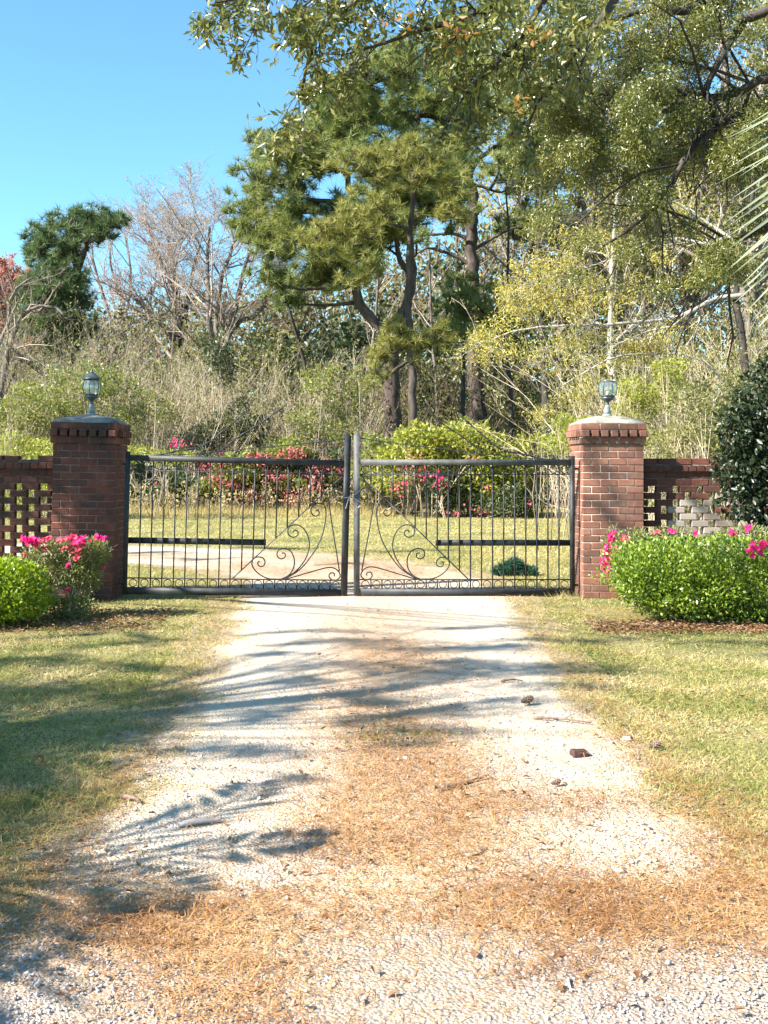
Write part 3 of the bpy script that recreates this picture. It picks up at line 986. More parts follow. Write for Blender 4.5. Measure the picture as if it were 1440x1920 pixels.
def gate_leaf(loc, rot, mirror, label):
    """local frame: x=0 at the meeting stile's outer edge growing to the hinge, z from the ground"""
    root = empty('gate_leaf', loc, rot)
    tag(root, label, 'gate', 'leaves of the double iron gate')
    m = -1.0 if mirror else 1.0
    X = lambda px: m * (px - 663.0) * GS
    Z = lambda py: (1120.0 - py) * GS

    def rect(name, px0, px1, py0, py1, d0=-0.025, d1=0.025, mat='iron'):
        x0, x1 = sorted((X(px0), X(px1)))
        mb = MB()
        box(mb, x0, x1, d0, d1, Z(py1), Z(py0))
        return mb.obj(name, M[mat], root, local=True)
    # meeting stile with its top cut at a slant
    mb = MB()
    x0, x1 = X(663), X(674.5)
    zb, zl, zr = Z(1117), Z(817), Z(806)
    V = [(x0, -.034, zb), (x1, -.034, zb), (x1, .034, zb), (x0, .034, zb), (x0, -.034, zl), (x1, -.034, zr), (x1, .034, zr), (x0, .034, zl)]
    Q = [(0, 3, 2, 1), (4, 5, 6, 7), (0, 1, 5, 4), (1, 2, 6, 5), (2, 3, 7, 6), (3, 0, 4, 7)]
    if mirror: Q = [q[::-1] for q in Q]
    mb.add(V, None, Q)
    mb.obj('meeting_stile', M['iron_worn' if not mirror else 'iron'], root, local=True)
    rect('hinge_stile', 1069, 1077, 856, 1118, -.026, .026)
    rect('top_rail', 674.7, 1068.8, 862.5, 873.5, -.03, .03, 'iron_worn' if not mirror else 'iron')
    rect('bottom_rail', 674.7, 1068.8, 1104.5, 1117, -.03, .03)
    rect('middle_rail', 817, 1068.8, 1013.5, 1024.5, .010, .045)
    rect('upper_rod', 674.7, 1068.8, 889.3, 891.2, -.007, .007)
    rect('lower_rod', 674.7, 1068.8, 1086.5, 1088.6, -.007, .007)
    # rings and bars
    pitch = (1068.8 - 674.7) / 19.0
    r_top, r_bot = 7.4 * GS, 7.4 * GS

    def ring_mesh(nm, r):
        a = np.arange(17) * 2 * math.pi / 16
        P = np.stack([np.cos(a) * r, np.zeros(17), np.sin(a) * r], 1)
        mb = MB()
        tubes(mb, P, np.full(17, 0.0055), 4, cap=False)
        return mb.mesh(nm, M['iron'])
    ring_me = ring_mesh('ring', r_top - 0.003)
    bar_unit = MB()
    box(bar_unit, -.0075, .0075, -.0075, .0075, 0, 1)
    bar_me = bar_unit.mesh('bar', M['iron'])
    diag = lambda px: 891 + (px - 676) / (878 - 676) * (1087 - 891)
    for k in range(19):
        cx = 674.7 + pitch * (k + 0.5)
        inst('ring', ring_me, root, (X(cx), 0, Z(881.4)))
        inst('ring', ring_me, root, (X(cx), 0, Z(1096.5)))
        if k == 18:
            continue
        bx = 674.7 + pitch * (k + 1)
        yb = 1104.5 if bx > 878 else min(1086.5, diag(bx))
        zb_ = Z(yb)
        inst('bar', bar_me, root, (X(bx), 0, zb_), scale=(1, 1, Z(873.5) - zb_))
        if bx <= 878:
            inst('short_bar', bar_me, root, (X(bx), 0, Z(1104.5)), scale=(1, 1, Z(1088.6) - Z(1104.5)))
    # diagonal brace
    P = np.array([(X(676), 0, Z(891)), (X(878), 0, Z(1087))])
    tubes(MB(), P, np.full(2, 0.0075), 6).obj('diagonal_brace', M['iron_worn'], root, local=True)
    # scrollwork, traced on the left leaf's picture then mirrored
    curves = [
        [(1318, 858), (1300, 760), (1270, 600), (1250, 480), (1246, 430), (1262, 388), (1295, 373), (1325, 388), (1330, 420), (1310, 444), (1287, 434), (1284, 414), (1297, 408)],
        [(1000, 906), (1085, 850), (1150, 770), (1200, 680), (1224, 590), (1230, 520), (1222, 480), (1200, 462), (1160, 470), (1141, 500), (1152, 530), (1176, 536), (1190, 518), (1180, 502), (1168, 508)],
        [(985, 908), (1060, 862), (1115, 790), (1137, 715), (1125, 650), (1090, 602), (1045, 590), (1012, 610), (1012, 645), (1040, 663), (1066, 650), (1066, 628), (1046, 622), (1040, 636)],
        [(975, 908), (1020, 885), (1048, 840), (1050, 790), (1028, 745), (985, 728), (955, 742), (950, 772), (972, 790), (996, 778), (994, 758), (976, 756)],
        [(1010, 910), (960, 908), (900, 905), (845, 878), (808, 835), (808, 800), (830, 782), (862, 784), (880, 806), (872, 832), (848, 834), (838, 815), (850, 804)],
        [(1005, 908), (1090, 882), (1180, 855), (1245, 838), (1285, 840), (1315, 862), (1322, 890), (1300, 910), (1270, 906), (1257, 886), (1268, 868), (1288, 872), (1288, 888)],
    ]
    for c in curves:
        P = np.array([(X(640 + (1438 - x) / 3.13), -0.004, Z(800 + (y - 11) / 3.13)) for x, y in c])
        P = resample(P, len(c) * 5)
        tubes(MB(), P, np.full(len(P), 0.0075), 6).obj('scroll', M['iron'], root, local=True, smooth=True)
    # swept rod and twisted bars over the top rail
    sw = np.array([(X(674), 0, Z(822)), (X(740), 0, Z(832)), (X(850), 0, Z(845)), (X(960), 0, Z(858)), (X(1040), 0, Z(863))])
    tubes(MB(), resample(sw, 20), np.full(20, 0.006), 5).obj('swept_rod', M['iron'], root, local=True)
    for pts in ([(1022, 863), (985, 853), (940, 843), (900, 812), (862, 778)], [(905, 850), (870, 822), (830, 795), (786, 762)]):
        P = resample(np.array([(X(x), 0.02, Z(y)) for x, y in pts]), 30)
        rr = 0.010 + 0.004 * np.sin(np.arange(30) * 1.3)
        rr *= np.linspace(1.0, 0.75, 30)
        tubes(MB(), P, rr, 4).obj('twisted_bar', M['iron'], root, local=True)
    # hinge pins
    for py in (880, 1098):
        mb = MB()
        x0, x1 = sorted((X(1077.2), X(1084)))
        box(mb, x0, x1, -.012, .012, Z(py + 2), Z(py - 2))
        mb.obj('hinge', M['iron'], root, local=True)
    return root


gate_r = gate_leaf(((663 - VPX) * GS, GY, 0.0), (0, 0, 0), False, 'right leaf of the scrolled iron gate, hung on the sunlit pillar')
gl_root = W(657.5, 1120, 12.46)
gate_l = gate_leaf((gl_root[0] - 0.045, 12.47, 0.0), (0, math.radians(1.45), math.radians(7.5)), True, 'left leaf of the scrolled iron gate, sagging beside the shaded pillar')
gate_l.location.z = -0.012

# wire tying the two leaves
wt = MB()
for pts in ([(640, 934), (650, 933), (660, 930), (668, 925), (676, 919)], [(660, 931), (668, 937), (676, 942)], [(654, 934), (651, 944), (648, 954)], [(668, 950), (671, 952), (676, 947)]):
    P = resample(WL(pts, 12.40), 12)
    tubes(wt, P, np.full(12, 0.004), 5)
o = wt.obj('tie_wire', M['wire'])
tag(o, 'loop of bright wire tying the two gate leaves together', 'wire')


# ------------------------------------------------------------------ plants
def plant_root(name, loc, label, cat, group=None):
    return tag(empty(name, loc), label, cat, group)


def flower_mesh(mat, r=0.03, seed=0):
    rr = np.random.default_rng(seed)
    mb = MB()
    for p in range(5):
        a = p * 2 * math.pi / 5 + rr.uniform(-.15, .15)
        d = np.array([math.cos(a), math.sin(a), rr.uniform(.3, .7)])
        s = np.array([-math.sin(a), math.cos(a), 0])
        L_ = r * rr.uniform(.85, 1.15)
        V = [(0, 0, 0), d * L_ * .55 + s * L_ * .42 + np.array([0, 0, .1 * r]), d * L_ + np.array([0, 0, -.15 * r]), d * L_ * .55 - s * L_ * .42 + np.array([0, 0, .1 * r])]
        mb.add(V, [(0, 2, 1), (0, 3, 2)])
    return mb.mesh('flower', mat)


FL = [flower_mesh(M['pink'], 0.025, i) for i in range(3)]
FC = [flower_mesh(M['coral'], 0.024, 10 + i) for i in range(3)]


def flowers(root, pts, meshes, scale=1.0, face=(-0.5, -0.7, 0.6)):
    for p in pts:
        d = Vector(face) + Vector(RG.normal(size=3)) * 0.55
        q = d.to_track_quat('Z', 'Y').to_euler()
        s = scale * RG.uniform(.8, 1.3)
        inst('flower', meshes[int(RG.integers(len(meshes)))], root, Vector(p) - root.location, q, (s, s, s))


def hedge(loc, half, label, mat, n_leaf, leaf, group, round_=4.0, taper=0.20, seed=1, name='boxwood_hedge'):
    """clipped shrub: lumpy superellipsoid shell of small leaves over inner twigs"""
    rg = np.random.default_rng(seed)
    root = plant_root(name, (loc[0], loc[1], 0), label, 'hedge' if half[0] > 0.8 else 'shrub', group)
    hx, hy, hz = half
    d = unit(rg.normal(size=(n_leaf, 3)) * np.array([hx, hy, hz]) ** 0.3)
    q = (np.abs(d / 1.0) ** round_).sum(1) ** (-1 / round_)
    P = d * q[:, None]
    lump = 1 + 0.10 * snoise(P[:, 0] * hx + P[:, 1] * hy, P[:, 2] * hz + P[:, 1] * hy * .6, 9, seed) + 0.085 * snoise(P[:, 0] * hx, P[:, 2] * hz - P[:, 1] * hy, 21, seed + 1) + 0.07 * rg.uniform(0, 1, n_leaf) ** 6
    dep = 1 - 0.55 * rg.uniform(0, 1, n_leaf) ** 1.5
    P = P * (lump * dep)[:, None]
    # the foot is drawn in
    f = 1 - taper * np.clip(-P[:, 2], 0, 1) ** 1.5 - 0.35 * np.clip(-P[:, 2] - .75, 0, 1)
    P[:, 0] *= f
    P[:, 1] *= f
    C = P * np.array([hx, hy, hz]) + np.array([loc[0], loc[1], loc[2]])
    nrm = unit(d * np.array([1 / hx, 1 / hy, 1 / hz]))
    D = unit(nrm * 0.7 + unit(rg.normal(size=(n_leaf, 3))) * 0.8 + np.array([0, 0, .35]))
    Nn = unit(rg.normal(size=(n_leaf, 3)) + np.array([-.2, -.2, .5]))
    keep = C[:, 2] > 0.03 + 0.05 * rg.uniform(size=n_leaf)
    C, D, Nn = C[keep], D[keep], Nn[keep]
    L_ = leaf * rg.uniform(.7, 1.3, len(C))
    mb = MB()
    cards(mb, C, D, Nn, L_, L_ * 0.58, 0.15)
    mb.obj('foliage', mat, root, kind='stuff')
    tw = MB()
    nt = int(45 * hx)
    base = np.stack([rg.uniform(-hx * .8, hx * .8, nt) + loc[0], rg.uniform(-hy * .6, hy * .6, nt) + loc[1], np.zeros(nt)], 1)
    tip = C[rg.integers(len(C), size=nt)]
    tip = base + (tip - base) * np.array([0.5, .7, 1])
    mid = (base + tip) / 2 + rg.normal(size=(nt, 3)) * .04
    tubes(tw, np.stack([base, mid, tip], 1), np.tile([.008, .006, .003], (nt, 1)), 4)
    tw.obj('stems', M['bark_dark'], root, kind='stuff')
    return root


hedge((4.52, 10.62, 0.40), (1.72, 0.66, 0.39), 'long clipped bright green boxwood hedge in front of the sunlit pillar and wall', M['boxwood'], 60000, 0.038, 'clipped boxwood', seed=3, name='boxwood_hedge', round_=7.0)
hedge((-3.52, 10.25, 0.31), (0.62, 0.48, 0.33), 'low yellow-green boxwood bush at the left edge beside the azalea', M['box_bright'], 12500, 0.044, 'clipped boxwood', seed=5, round_=3.2, taper=.08, name='boxwood_bush')


def azalea(loc, label, pads, nleaf, flower_spots, stems=26, meshes=(FL, FC), fs=1.0, leafmat='azalea_leaf', leaf=0.035, nfl=10, name='azalea'):
    root = plant_root(name, loc, label, 'flowering shrub', 'azaleas by the gate')
    mb, tw = MB(), MB()
    base = np.array(loc, float)
    for (c, r) in pads:
        n = int(nleaf * (r[0] * r[2]) / sum(p[1][0] * p[1][2] for p in pads))
        C, d = pad_points(c, r, n, 0.25)
        cards(mb, C, unit(d + rand_dirs(n) * .8), unit(rand_dirs(n) + np.array([-.2, -.3, .6])), leaf * RG.uniform(.7, 1.3, n), leaf * .42, .15)
        ns = max(3, int(stems / len(pads)))
        tip, _ = pad_points(c, np.array(r) * .85, ns, .3)
        b = base + RG.normal(size=(ns, 3)) * np.array([.07, .05, 0])
        b[:, 2] = 0
        midp = b * .5 + tip * .5 + RG.normal(size=(ns, 3)) * .05
        midp[:, :2] = midp[:, :2] * .7 + b[:, :2] * .3
        P = np.stack([b, b * .75 + midp * .25 + RG.normal(size=(ns, 3)) * .01, midp, tip], 1)
        Rr = np.tile([.009, .008, .006, .003], (ns, 1))
        tubes(tw, P, Rr, 4)
        P2, R2 = grow(P, Rr, 4, .45, .35, .6, 3, .25, .2, .6)
        tubes(tw, P2, R2, 3)
    mb.obj('foliage', M[leafmat], root, kind='stuff')
    tw.obj('stems', M['twig_tan'], root, kind='stuff')
    for (p, rad, cnt, kind) in flower_spots:
        cnt = int(cnt * 1.5)
        pts = np.asarray(p) + rand_dirs(cnt) * np.array(rad) * RG.uniform(.2, 1, (cnt, 1))
        flowers(root, pts, meshes[kind], fs)
    return root


AZ = 10.75
azalea(tuple(W(132, 1160, AZ) * [1, 1, 0]), 'leggy azalea with pink and coral blooms at the foot of the shaded pillar',
       [(W(90, 1035, AZ), (.26, .22, .12)), (W(150, 1030, AZ), (.24, .22, .13)), (W(185, 1035, AZ), (.12, .15, .14)), (W(125, 1070, AZ), (.30, .2, .16)), (W(165, 1080, AZ), (.14, .15, .2)), (W(140, 1140, AZ - .1), (.24, .2, .13))],
       7800,
       [(W(58, 1014, AZ - .2), (.15, .1, .05), 26, 0), (W(72, 1028, AZ - .2), (.10, .08, .05), 7, 1), (W(90, 1012, AZ - .15), (.05, .05, .04), 5, 1),
        (W(128, 1012, AZ - .2), (.12, .1, .05), 16, 1), (W(150, 1013, AZ - .22), (.12, .1, .06), 22, 0), (W(140, 1030, AZ - .2), (.12, .1, .05), 14, 1),
        (W(188, 1009, AZ - .2), (.08, .06, .035), 11, 0), (W(145, 1047, AZ - .25), (.06, .05, .04), 7, 1), (W(127, 1060, AZ - .25), (.03, .05, .05), 4, 0),
        (W(126, 1107, AZ - .3), (.03, .03, .03), 3, 1), (W(45, 1040, AZ - .1), (.03, .03, .04), 3, 1), (W(196, 1065, AZ), (.02, .02, .03), 2, 1)], stems=44)

AR = 11.55
azalea(tuple(W(1200, 1110, AR) * [1, 1, 0]), 'magenta azalea showing between the sunlit pillar and the boxwood hedge',
       [(W(1150, 1035, AR), (.12, .15, .28)), (W(1190, 1010, AR), (.22, .2, .12)), (W(1260, 1003, AR), (.25, .2, .1))], 1700,
       [(W(1147, 1008, AR - .2), (.05, .06, .08), 14, 0), (W(1142, 1030, AR - .2), (.07, .06, .09), 18, 0), (W(1138, 1058, AR - .2), (.07, .06, .09), 17, 0), (W(1140, 1072, AR - .2), (.03, .05, .04), 4, 0),
        (W(1172, 1012, AR - .2), (.06, .05, .05), 6, 1), (W(1232, 1000, AR - .25), (.04, .05, .03), 3, 1), (W(1262, 997, AR - .25), (.05, .05, .03), 3, 0)], stems=24)
azalea(tuple(W(1405, 1110, 11.3) * [1, 1, 0]), 'azalea with crimson blooms rising out of the right end of the boxwood hedge',
       [(W(1400, 1003, 11.2), (.35, .25, .1))], 900,
       [(W(1415, 1030, 9.85), (.10, .07, .08), 17, 0), (W(1432, 1018, 9.85), (.05, .05, .04), 7, 0), (W(1372, 1000, 10.9), (.05, .05, .04), 5, 0), (W(1404, 994, 10.9), (.05, .05, .04), 5, 0), (W(1303, 1000, 10.9), (.03, .03, .03), 2, 0)], stems=20)


# glossy dark shrub in front of the right wall: large leaves one by one
def leaf_mesh(mat, L_, Wd, nm='leaf'):
    mb = MB()
    V = [(0, 0, 0), (.22 * L_, .38 * Wd, .06 * L_), (.6 * L_, .46 * Wd, .05 * L_), (L_, 0, -.08 * L_), (.6 * L_, -.46 * Wd, .05 * L_), (.22 * L_, -.38 * Wd, .06 * L_), (.55 * L_, 0, 0)]
    T = [(0, 6, 1), (1, 6, 2), (2, 6, 3), (3, 6, 4), (4, 6, 5), (5, 6, 0)]
    mb.add(V, T)
    return mb.mesh(nm, mat)


def leaf_objects(root, C, D, Nn, me, scales, name='leaf'):
    for c, d, n_, s in zip(C, D, Nn, scales):
        x = Vector(d).normalized()
        z = Vector(n_)
        y = z.cross(x).normalized()
        z = x.cross(y)
        m = Matrix((x, y, z)).transposed()
        inst(name, me, root, Vector(c) - root.location, m.to_euler(), (s, s, s))


def camellia():
    Y0 = 11.9
    base = W(1440, 1110, Y0) * [1, 1, 0]
    root = plant_root('camellia_shrub', base, 'tall dark glossy-leaved shrub overhanging the right brick wall', 'shrub')
    pads = [(W(1425, 740, Y0), (.25, .35, .35)), (W(1455, 820, Y0), (.45, .4, .5)), (W(1375, 800, Y0), (.2, .25, .25)), (W(1400, 880, Y0), (.35, .3, .3)), (W(1362, 875, Y0), (.15, .22, .2)), (W(1385, 940, Y0 - .1), (.25, .25, .2)),
            (W(1445, 950, Y0 - .1), (.3, .3, .3)), (W(1440, 700, Y0), (.2, .25, .2)), (W(1500, 700, Y0), (.4, .5, .6)), (W(1400, 770, Y0), (.22, .3, .25)), (W(1400, 820, Y0), (.25, .3, .25)), (W(1420, 900, Y0), (.3, .3, .3))]
    C, D, Nn = [], [], []
    for c, r in pads:
        n = int(900 * (r[0] * r[2]) / .12 * .68)
        c_, d_ = pad_points(c, r, n, .3)
        C.append(c_); D.append(unit(d_ * .6 + rand_dirs(n) * .8 + np.array([0, -.3, -.3]))); Nn.append(unit(rand_dirs(n) * .7 + np.array([-.3, -.5, .5])))
    C, D, Nn = map(np.concatenate, (C, D, Nn))
    px = VPX + C[:, 0] / C[:, 1] * FPX
    order = np.argsort(C[:, 1] + (px > 1440) * 10)
    C, D, Nn = C[order], D[order], Nn[order]
    K = 290
    leaf_objects(root, C[:K], D[:K], Nn[:K], leaf_mesh(M['camellia'], .075, .036), RG.uniform(.75, 1.25, K))
    mb = MB()
    L_ = .075 * RG.uniform(.75, 1.25, len(C) - K)
    cards(mb, C[K:], D[K:], Nn[K:], L_, L_ * .48, .12, .08)
    mb.obj('foliage', M['camellia'], root, kind='stuff')
    tw = MB()
    P = []
    for c, r in pads:
        P.append(resample([base, base * .6 + np.array(c) * .4 + [0.05, 0, .1], np.array(c)], 5))
    P = np.array(P)
    Rr = np.tile(np.linspace(.025, .008, 5), (len(P), 1))
    tubes(tw, P, Rr, 5)
    P2, R2 = grow(P, Rr, 8, .4, .3, .8, 4, .1, .2, .5)
    tubes(tw, P2, R2, 3)
    tw.obj('stems', M['bark_dark'], root)


camellia()

# low dark evergreen tuft on the lawn behind the gate
jroot = plant_root('juniper', W(965, 1079, 14.85) * [1, 1, 0], 'small flat dark green juniper on the lawn behind the gate', 'shrub')
mb = MB()
for (px, py, rx, rz) in ((960, 1066, .22, .11), (985, 1070, .18, .07), (940, 1071, .14, .06), (965, 1056, .10, .07)):
    C, d = pad_points(W(px, py, 14.85), (rx, .2, rz), 160, .2)
    tufts(mb, C, unit(d + [0, 0, .5]), 12, .07, .009)
mb.obj('foliage', M['juniper'], jroot, kind='stuff')
st = MB()
b = np.tile(np.array(jroot.location), (10, 1)); t = b + rand_dirs(10) * [.25, .15, .02] + [0, 0, .07]
tubes(st, np.stack([b, (b + t) / 2 + [0, 0, .03], t], 1), np.tile([.01, .007, .003], (10, 1)), 4)
st.obj('stems', M['twig_brown'], jroot)


# ------------------------------------------------------------------ trees
def tree(name, label, base, trunks, bark, crown=None, limbs=(), group=None, cat='tree', trunk_k=9):
    """trunks: list of (polyline, r0, r1); crown: list of (part name, MB, material)"""
    root = plant_root(name, (base[0], base[1], 0), label, cat, group)
    mb = MB()
    for P, r0, r1 in trunks:
        n = max(6, len(P) * 4)
        Q = resample(P, n)
        rr = np.linspace(r0, r1, n)
        if P[0][2] < 0.2:
            rr[:2] *= (1.35, 1.12)
        Q = Q + RG.normal(size=Q.shape) * r0 * .10
        tubes(mb, Q, rr * (1 + RG.normal(size=n) * .05), trunk_k)
    mb.obj('trunk', M[bark], root, smooth=True)
    for nm, c, mt, kd in (crown or []):
        c.obj(nm, M[mt], root, kind=kd)
    return root


def pine_crown(pads_px, Y, dens=1.0, K=22, ln=.25, w=.014, depth=None, twig_from=None):
    """needle pads given in photo pixels at depth Y"""
    mb, tw = MB(), MB()
    extra = []
    XY = np.array([(p[0], p[1]) for p in pads_px], float)
    for (px, py, rx, ry, *dy) in pads_px:
        extra.append((px, py, rx * 1.1, ry * 1.1, (dy[0] if dy else RG.uniform(-1.5, 1.5)), 1))
        for _ in range(5):          # smaller sprays round every pad break its outline
            a = RG.uniform(0, 6.28)
            extra.append((px + math.cos(a) * rx * RG.uniform(.8, 1.3), py + math.sin(a) * ry * RG.uniform(.8, 1.4), rx * RG.uniform(.2, .4), ry * RG.uniform(.22, .5), (dy[0] if dy else RG.uniform(-1.5, 1.5)), 0))
        near = np.argsort(np.hypot(*(XY - [px, py]).T))[1:4]
        for q in near:              # and looser ones fill in between neighbours
            f = RG.uniform(.35, .65)
            extra.append((px * (1 - f) + XY[q, 0] * f + RG.normal() * 8, py * (1 - f) + XY[q, 1] * f + RG.normal() * 8, rx * RG.uniform(.25, .45), ry * RG.uniform(.25, .45), (dy[0] if dy else RG.uniform(-1.5, 1.5)), 0))
    for (px, py, rx, ry, dy, main) in extra:
        yy = Y + dy
        c = W(px, py, yy)
        sx, sz = rx * yy / FPX, ry * yy / FPX
        r = (sx, depth or max(sx, sz) * 1.1, sz)
        n = int(46 * dens * (sx * sz) ** .8)
        n = max(n, 4)
        C, d = pad_points(c, r, n, .0)
        C[:, 2] += .12 * snoise(C[:, 0], C[:, 1], 4, 8)
        tufts(mb, C, unit(d * .4 + np.array([-.05, -.1, .6])), K, ln, w)
        # twigs inside the pad
        m = min(n, max(6, n // 3))
        tip = C[:m]
        st_ = c + (tip - c) * .1 - np.array([0, 0, sz * .4])
        mid = (st_ + tip) / 2 - np.array([0, 0, sz * .1])
        tubes(tw, np.stack([np.broadcast_to(st_, tip.shape), mid, tip], 1), np.tile([.03, .02, .008], (m, 1)), 3)
        if twig_from is not None and main:
            src = np.asarray(twig_from)
            j = np.argmin(np.linalg.norm((src - c) * [1, .5, 1.4] + [0, 0, .8], axis=1))
            P = resample([src[j], (src[j] * .45 + (c - [0, 0, sz * .4]) * .55) + RG.normal(size=3) * .15 - [0, 0, .1], c - [0, 0, sz * .35]], 7)
            tubes(tw, P, np.linspace(.085, .03, 7), 5)
    return mb, tw


# forked pine behind the gate
PY = 38.0
ft = [
    (WL([(738, 968), (736, 860), (735, 760), (731, 690), (728, 640), (726, 615)], PY), .34, .26),
    (WL([(730, 628), (706, 606), (680, 578), (667, 535), (664, 480), (668, 430), (660, 380), (650, 320), (655, 250), (690, 170), (720, 110)], PY), .21, .05),
    (WL([(727, 632), (748, 600), (765, 562), (772, 515), (770, 470), (766, 420), (775, 350), (780, 270), (790, 180), (800, 90)], PY), .21, .05),
    (WL([(769, 512), (752, 492), (744, 465), (738, 420), (722, 360)], PY), .12, .05),
    (WL([(655, 385), (620, 378), (575, 372), (530, 350), (495, 335)], PY), .10, .03),
    (WL([(664, 440), (620, 405), (570, 398), (520, 420), (480, 420)], PY), .10, .03),
    (WL([(650, 330), (630, 310), (600, 270), (560, 262)], PY), .09, .03),
    (WL([(766, 430), (800, 400), (840, 390), (860, 385)], PY), .09, .03),
    (WL([(733, 700), (770, 672), (800, 655)], PY - 1), .07, .03),
    (WL([(735, 720), (712, 700), (700, 695)], PY - 1), .06, .03),
    (WL([(668, 470), (640, 480), (600, 500), (560, 525)], PY), .08, .03),
]
pads = [(480, 325, 42, 30), (520, 268, 42, 26), (548, 300, 45, 30), (462, 385, 34, 32), (500, 430, 52, 26), (535, 385, 40, 22), (585, 250, 45, 34), (604, 190, 30, 30), (640, 165, 40, 34), (650, 215, 50, 40), (620, 290, 50, 30),
        (690, 140, 50, 34), (745, 125, 50, 34), (800, 110, 55, 34), (860, 95, 50, 36), (700, 210, 55, 36), (760, 200, 50, 38), (825, 180, 55, 38), (690, 285, 50, 28), (735, 310, 62, 30), (800, 310, 50, 26), (830, 275, 40, 30),
        (650, 400, 48, 24), (690, 385, 55, 26), (745, 375, 55, 24), (800, 380, 40, 20), (850, 395, 32, 24), (632, 440, 46, 30), (685, 430, 50, 30), (560, 445, 45, 24), (595, 470, 45, 26), (650, 480, 45, 28), (515, 468, 34, 14),
        (690, 475, 28, 18), (740, 430, 30, 18), (588, 520, 44, 22), (635, 520, 34, 18), (460, 430, 25, 20), (560, 330, 30, 24), (560, 390, 30, 18), (720, 345, 50, 24), (770, 345, 50, 24), (830, 345, 40, 26), (860, 300, 40, 30), (870, 220, 50, 36), (720, 450, 40, 22), (780, 410, 36, 18), (640, 250, 50, 34), (580, 300, 36, 24), (540, 420, 40, 22), (700, 500, 24, 14), (770, 255, 40, 26), (880, 150, 45, 34), (540, 560, 34, 16), (500, 520, 30, 14)]
srcs = np.concatenate([resample(P, 14) for P, a, b_ in ft[1:8]])
cm, ct = pine_crown(pads, PY, 2.6, 30, .33, .022, twig_from=srcs)
tree('pine_tree', 'big forked pine with spreading blue-green crown behind the gate', W(738, 968, PY), ft, 'bark_pine', [('crown', cm, 'pine', 'stuff'), ('branches', ct, 'bark_dark', 'stuff')], cat='pine tree', group='pines behind the gate')
lowp = [(735, 650, 42, 26, -3), (775, 640, 36, 22, -3), (705, 690, 26, 24, -3), (820, 640, 30, 20, -3), (750, 620, 26, 14, -3), (690, 510, 24, 16, -3), (690, 320, 60, 20, -4), (760, 330, 50, 20, -4), (670, 410, 42, 22, -4), (640, 430, 34, 20, -4), (620, 470, 34, 20, -4), (700, 440, 36, 18, -4), (800, 290, 50, 22, -4), (860, 340, 34, 22, -4), (850, 390, 40, 22, -4), (740, 280, 46, 20, -4), (650, 300, 40, 20, -4), (720, 390, 44, 18, -4), (590, 440, 30, 18, -4), (660, 520, 30, 16, -4), (830, 330, 30, 22, -4), (900, 640, 26, 16, -3)]
cm, ct = pine_crown(lowp, PY, 1.25, 30, .30, .020)
tb = [(WL([(778, 968), (776, 860), (773, 740), (770, 640), (765, 560), (768, 460), (775, 340), (770, 320)], PY - 3), .17, .06), (WL([(771, 650), (740, 660), (712, 690)], PY - 3), .06, .02), (WL([(771, 640), (800, 645), (830, 640), (895, 645)], PY - 3), .06, .02), (WL([(768, 430), (720, 418), (675, 412)], PY - 3.5), .06, .02), (WL([(774, 345), (730, 335), (690, 325)], PY - 3.5), .05, .02), (WL([(774, 345), (800, 340), (828, 334)], PY - 3.5), .05, .02)]
tree('pine_tree', 'slender pine with yellow-green needle tufts in front of the forked pine', W(778, 968, PY - 3), tb, 'bark_pine', [('crown', cm, 'pine_yellow', 'stuff'), ('branches', ct, 'bark_dark', 'stuff')], cat='pine tree', group='pines behind the gate')

RY = 44.0
rt = [
    (WL([(893, 960), (893, 800), (892, 700), (888, 600), (885, 520), (884, 440), (887, 390), (880, 335), (873, 305)], RY), .38, .17),
    (WL([(876, 315), (860, 290), (848, 255), (850, 200), (860, 130), (870, 60)], RY), .13, .04),
    (WL([(879, 330), (892, 305), (915, 285), (950, 265), (985, 240), (1020, 200)], RY), .13, .04),
    (WL([(885, 452), (850, 438), (812, 440), (780, 440)], RY), .09, .03),
    (WL([(884, 500), (862, 484), (830, 472), (800, 466), (775, 480)], RY), .09, .03),
    (WL([(887, 470), (915, 452), (945, 435), (970, 425)], RY), .08, .03),
    (WL([(886, 415), (900, 395), (915, 385)], RY), .08, .04),
    (WL([(880, 345), (905, 350), (940, 360), (970, 340)], RY), .08, .03),
]
pads = [(850, 210, 45, 30), (905, 190, 50, 34), (960, 200, 45, 30), (1010, 180, 45, 40), (1000, 270, 45, 28), (940, 300, 40, 20), (960, 420, 32, 20), (845, 380, 28, 22), (990, 340, 45, 28), (1040, 300, 45, 40), (950, 120, 50, 34), (880, 60, 60, 34), (1080, 90, 34, 30), (1060, 220, 40, 36), (1020, 420, 40, 34), (780, 445, 26, 16), (970, 265, 30, 20)]
srcs = np.concatenate([resample(P, 14) for P, a, b_ in rt[1:]])
cm, ct = pine_crown(pads, RY, 2.4, 26, .36, .026, twig_from=srcs)
tree('pine_tree', 'tall straight pine with forking top right of the forked pine', W(893, 960, RY), rt, 'bark_pine', [('crown', cm, 'pine', 'stuff'), ('branches', ct, 'bark_dark', 'stuff')], cat='pine tree', group='pines behind the gate')

# dark pine sapling between them
cm, ct = pine_crown([(845, 560, 30, 30), (880, 590, 40, 30), (905, 570, 28, 34), (870, 540, 30, 24), (850, 610, 30, 24), (910, 620, 26, 22), (840, 650, 22, 18)], 41, 1.5, 28, .30, .020)
tree('pine_tree', 'small bushy pine in front of the tall straight trunk', W(868, 958, 41), [(WL([(868, 960), (868, 760), (870, 640), (874, 530)], 41), .12, .03)], 'bark_dark', [('crown', cm, 'pine', 'stuff'), ('branches', ct, 'bark_dark', 'stuff')], cat='pine tree', group='pines behind the gate')

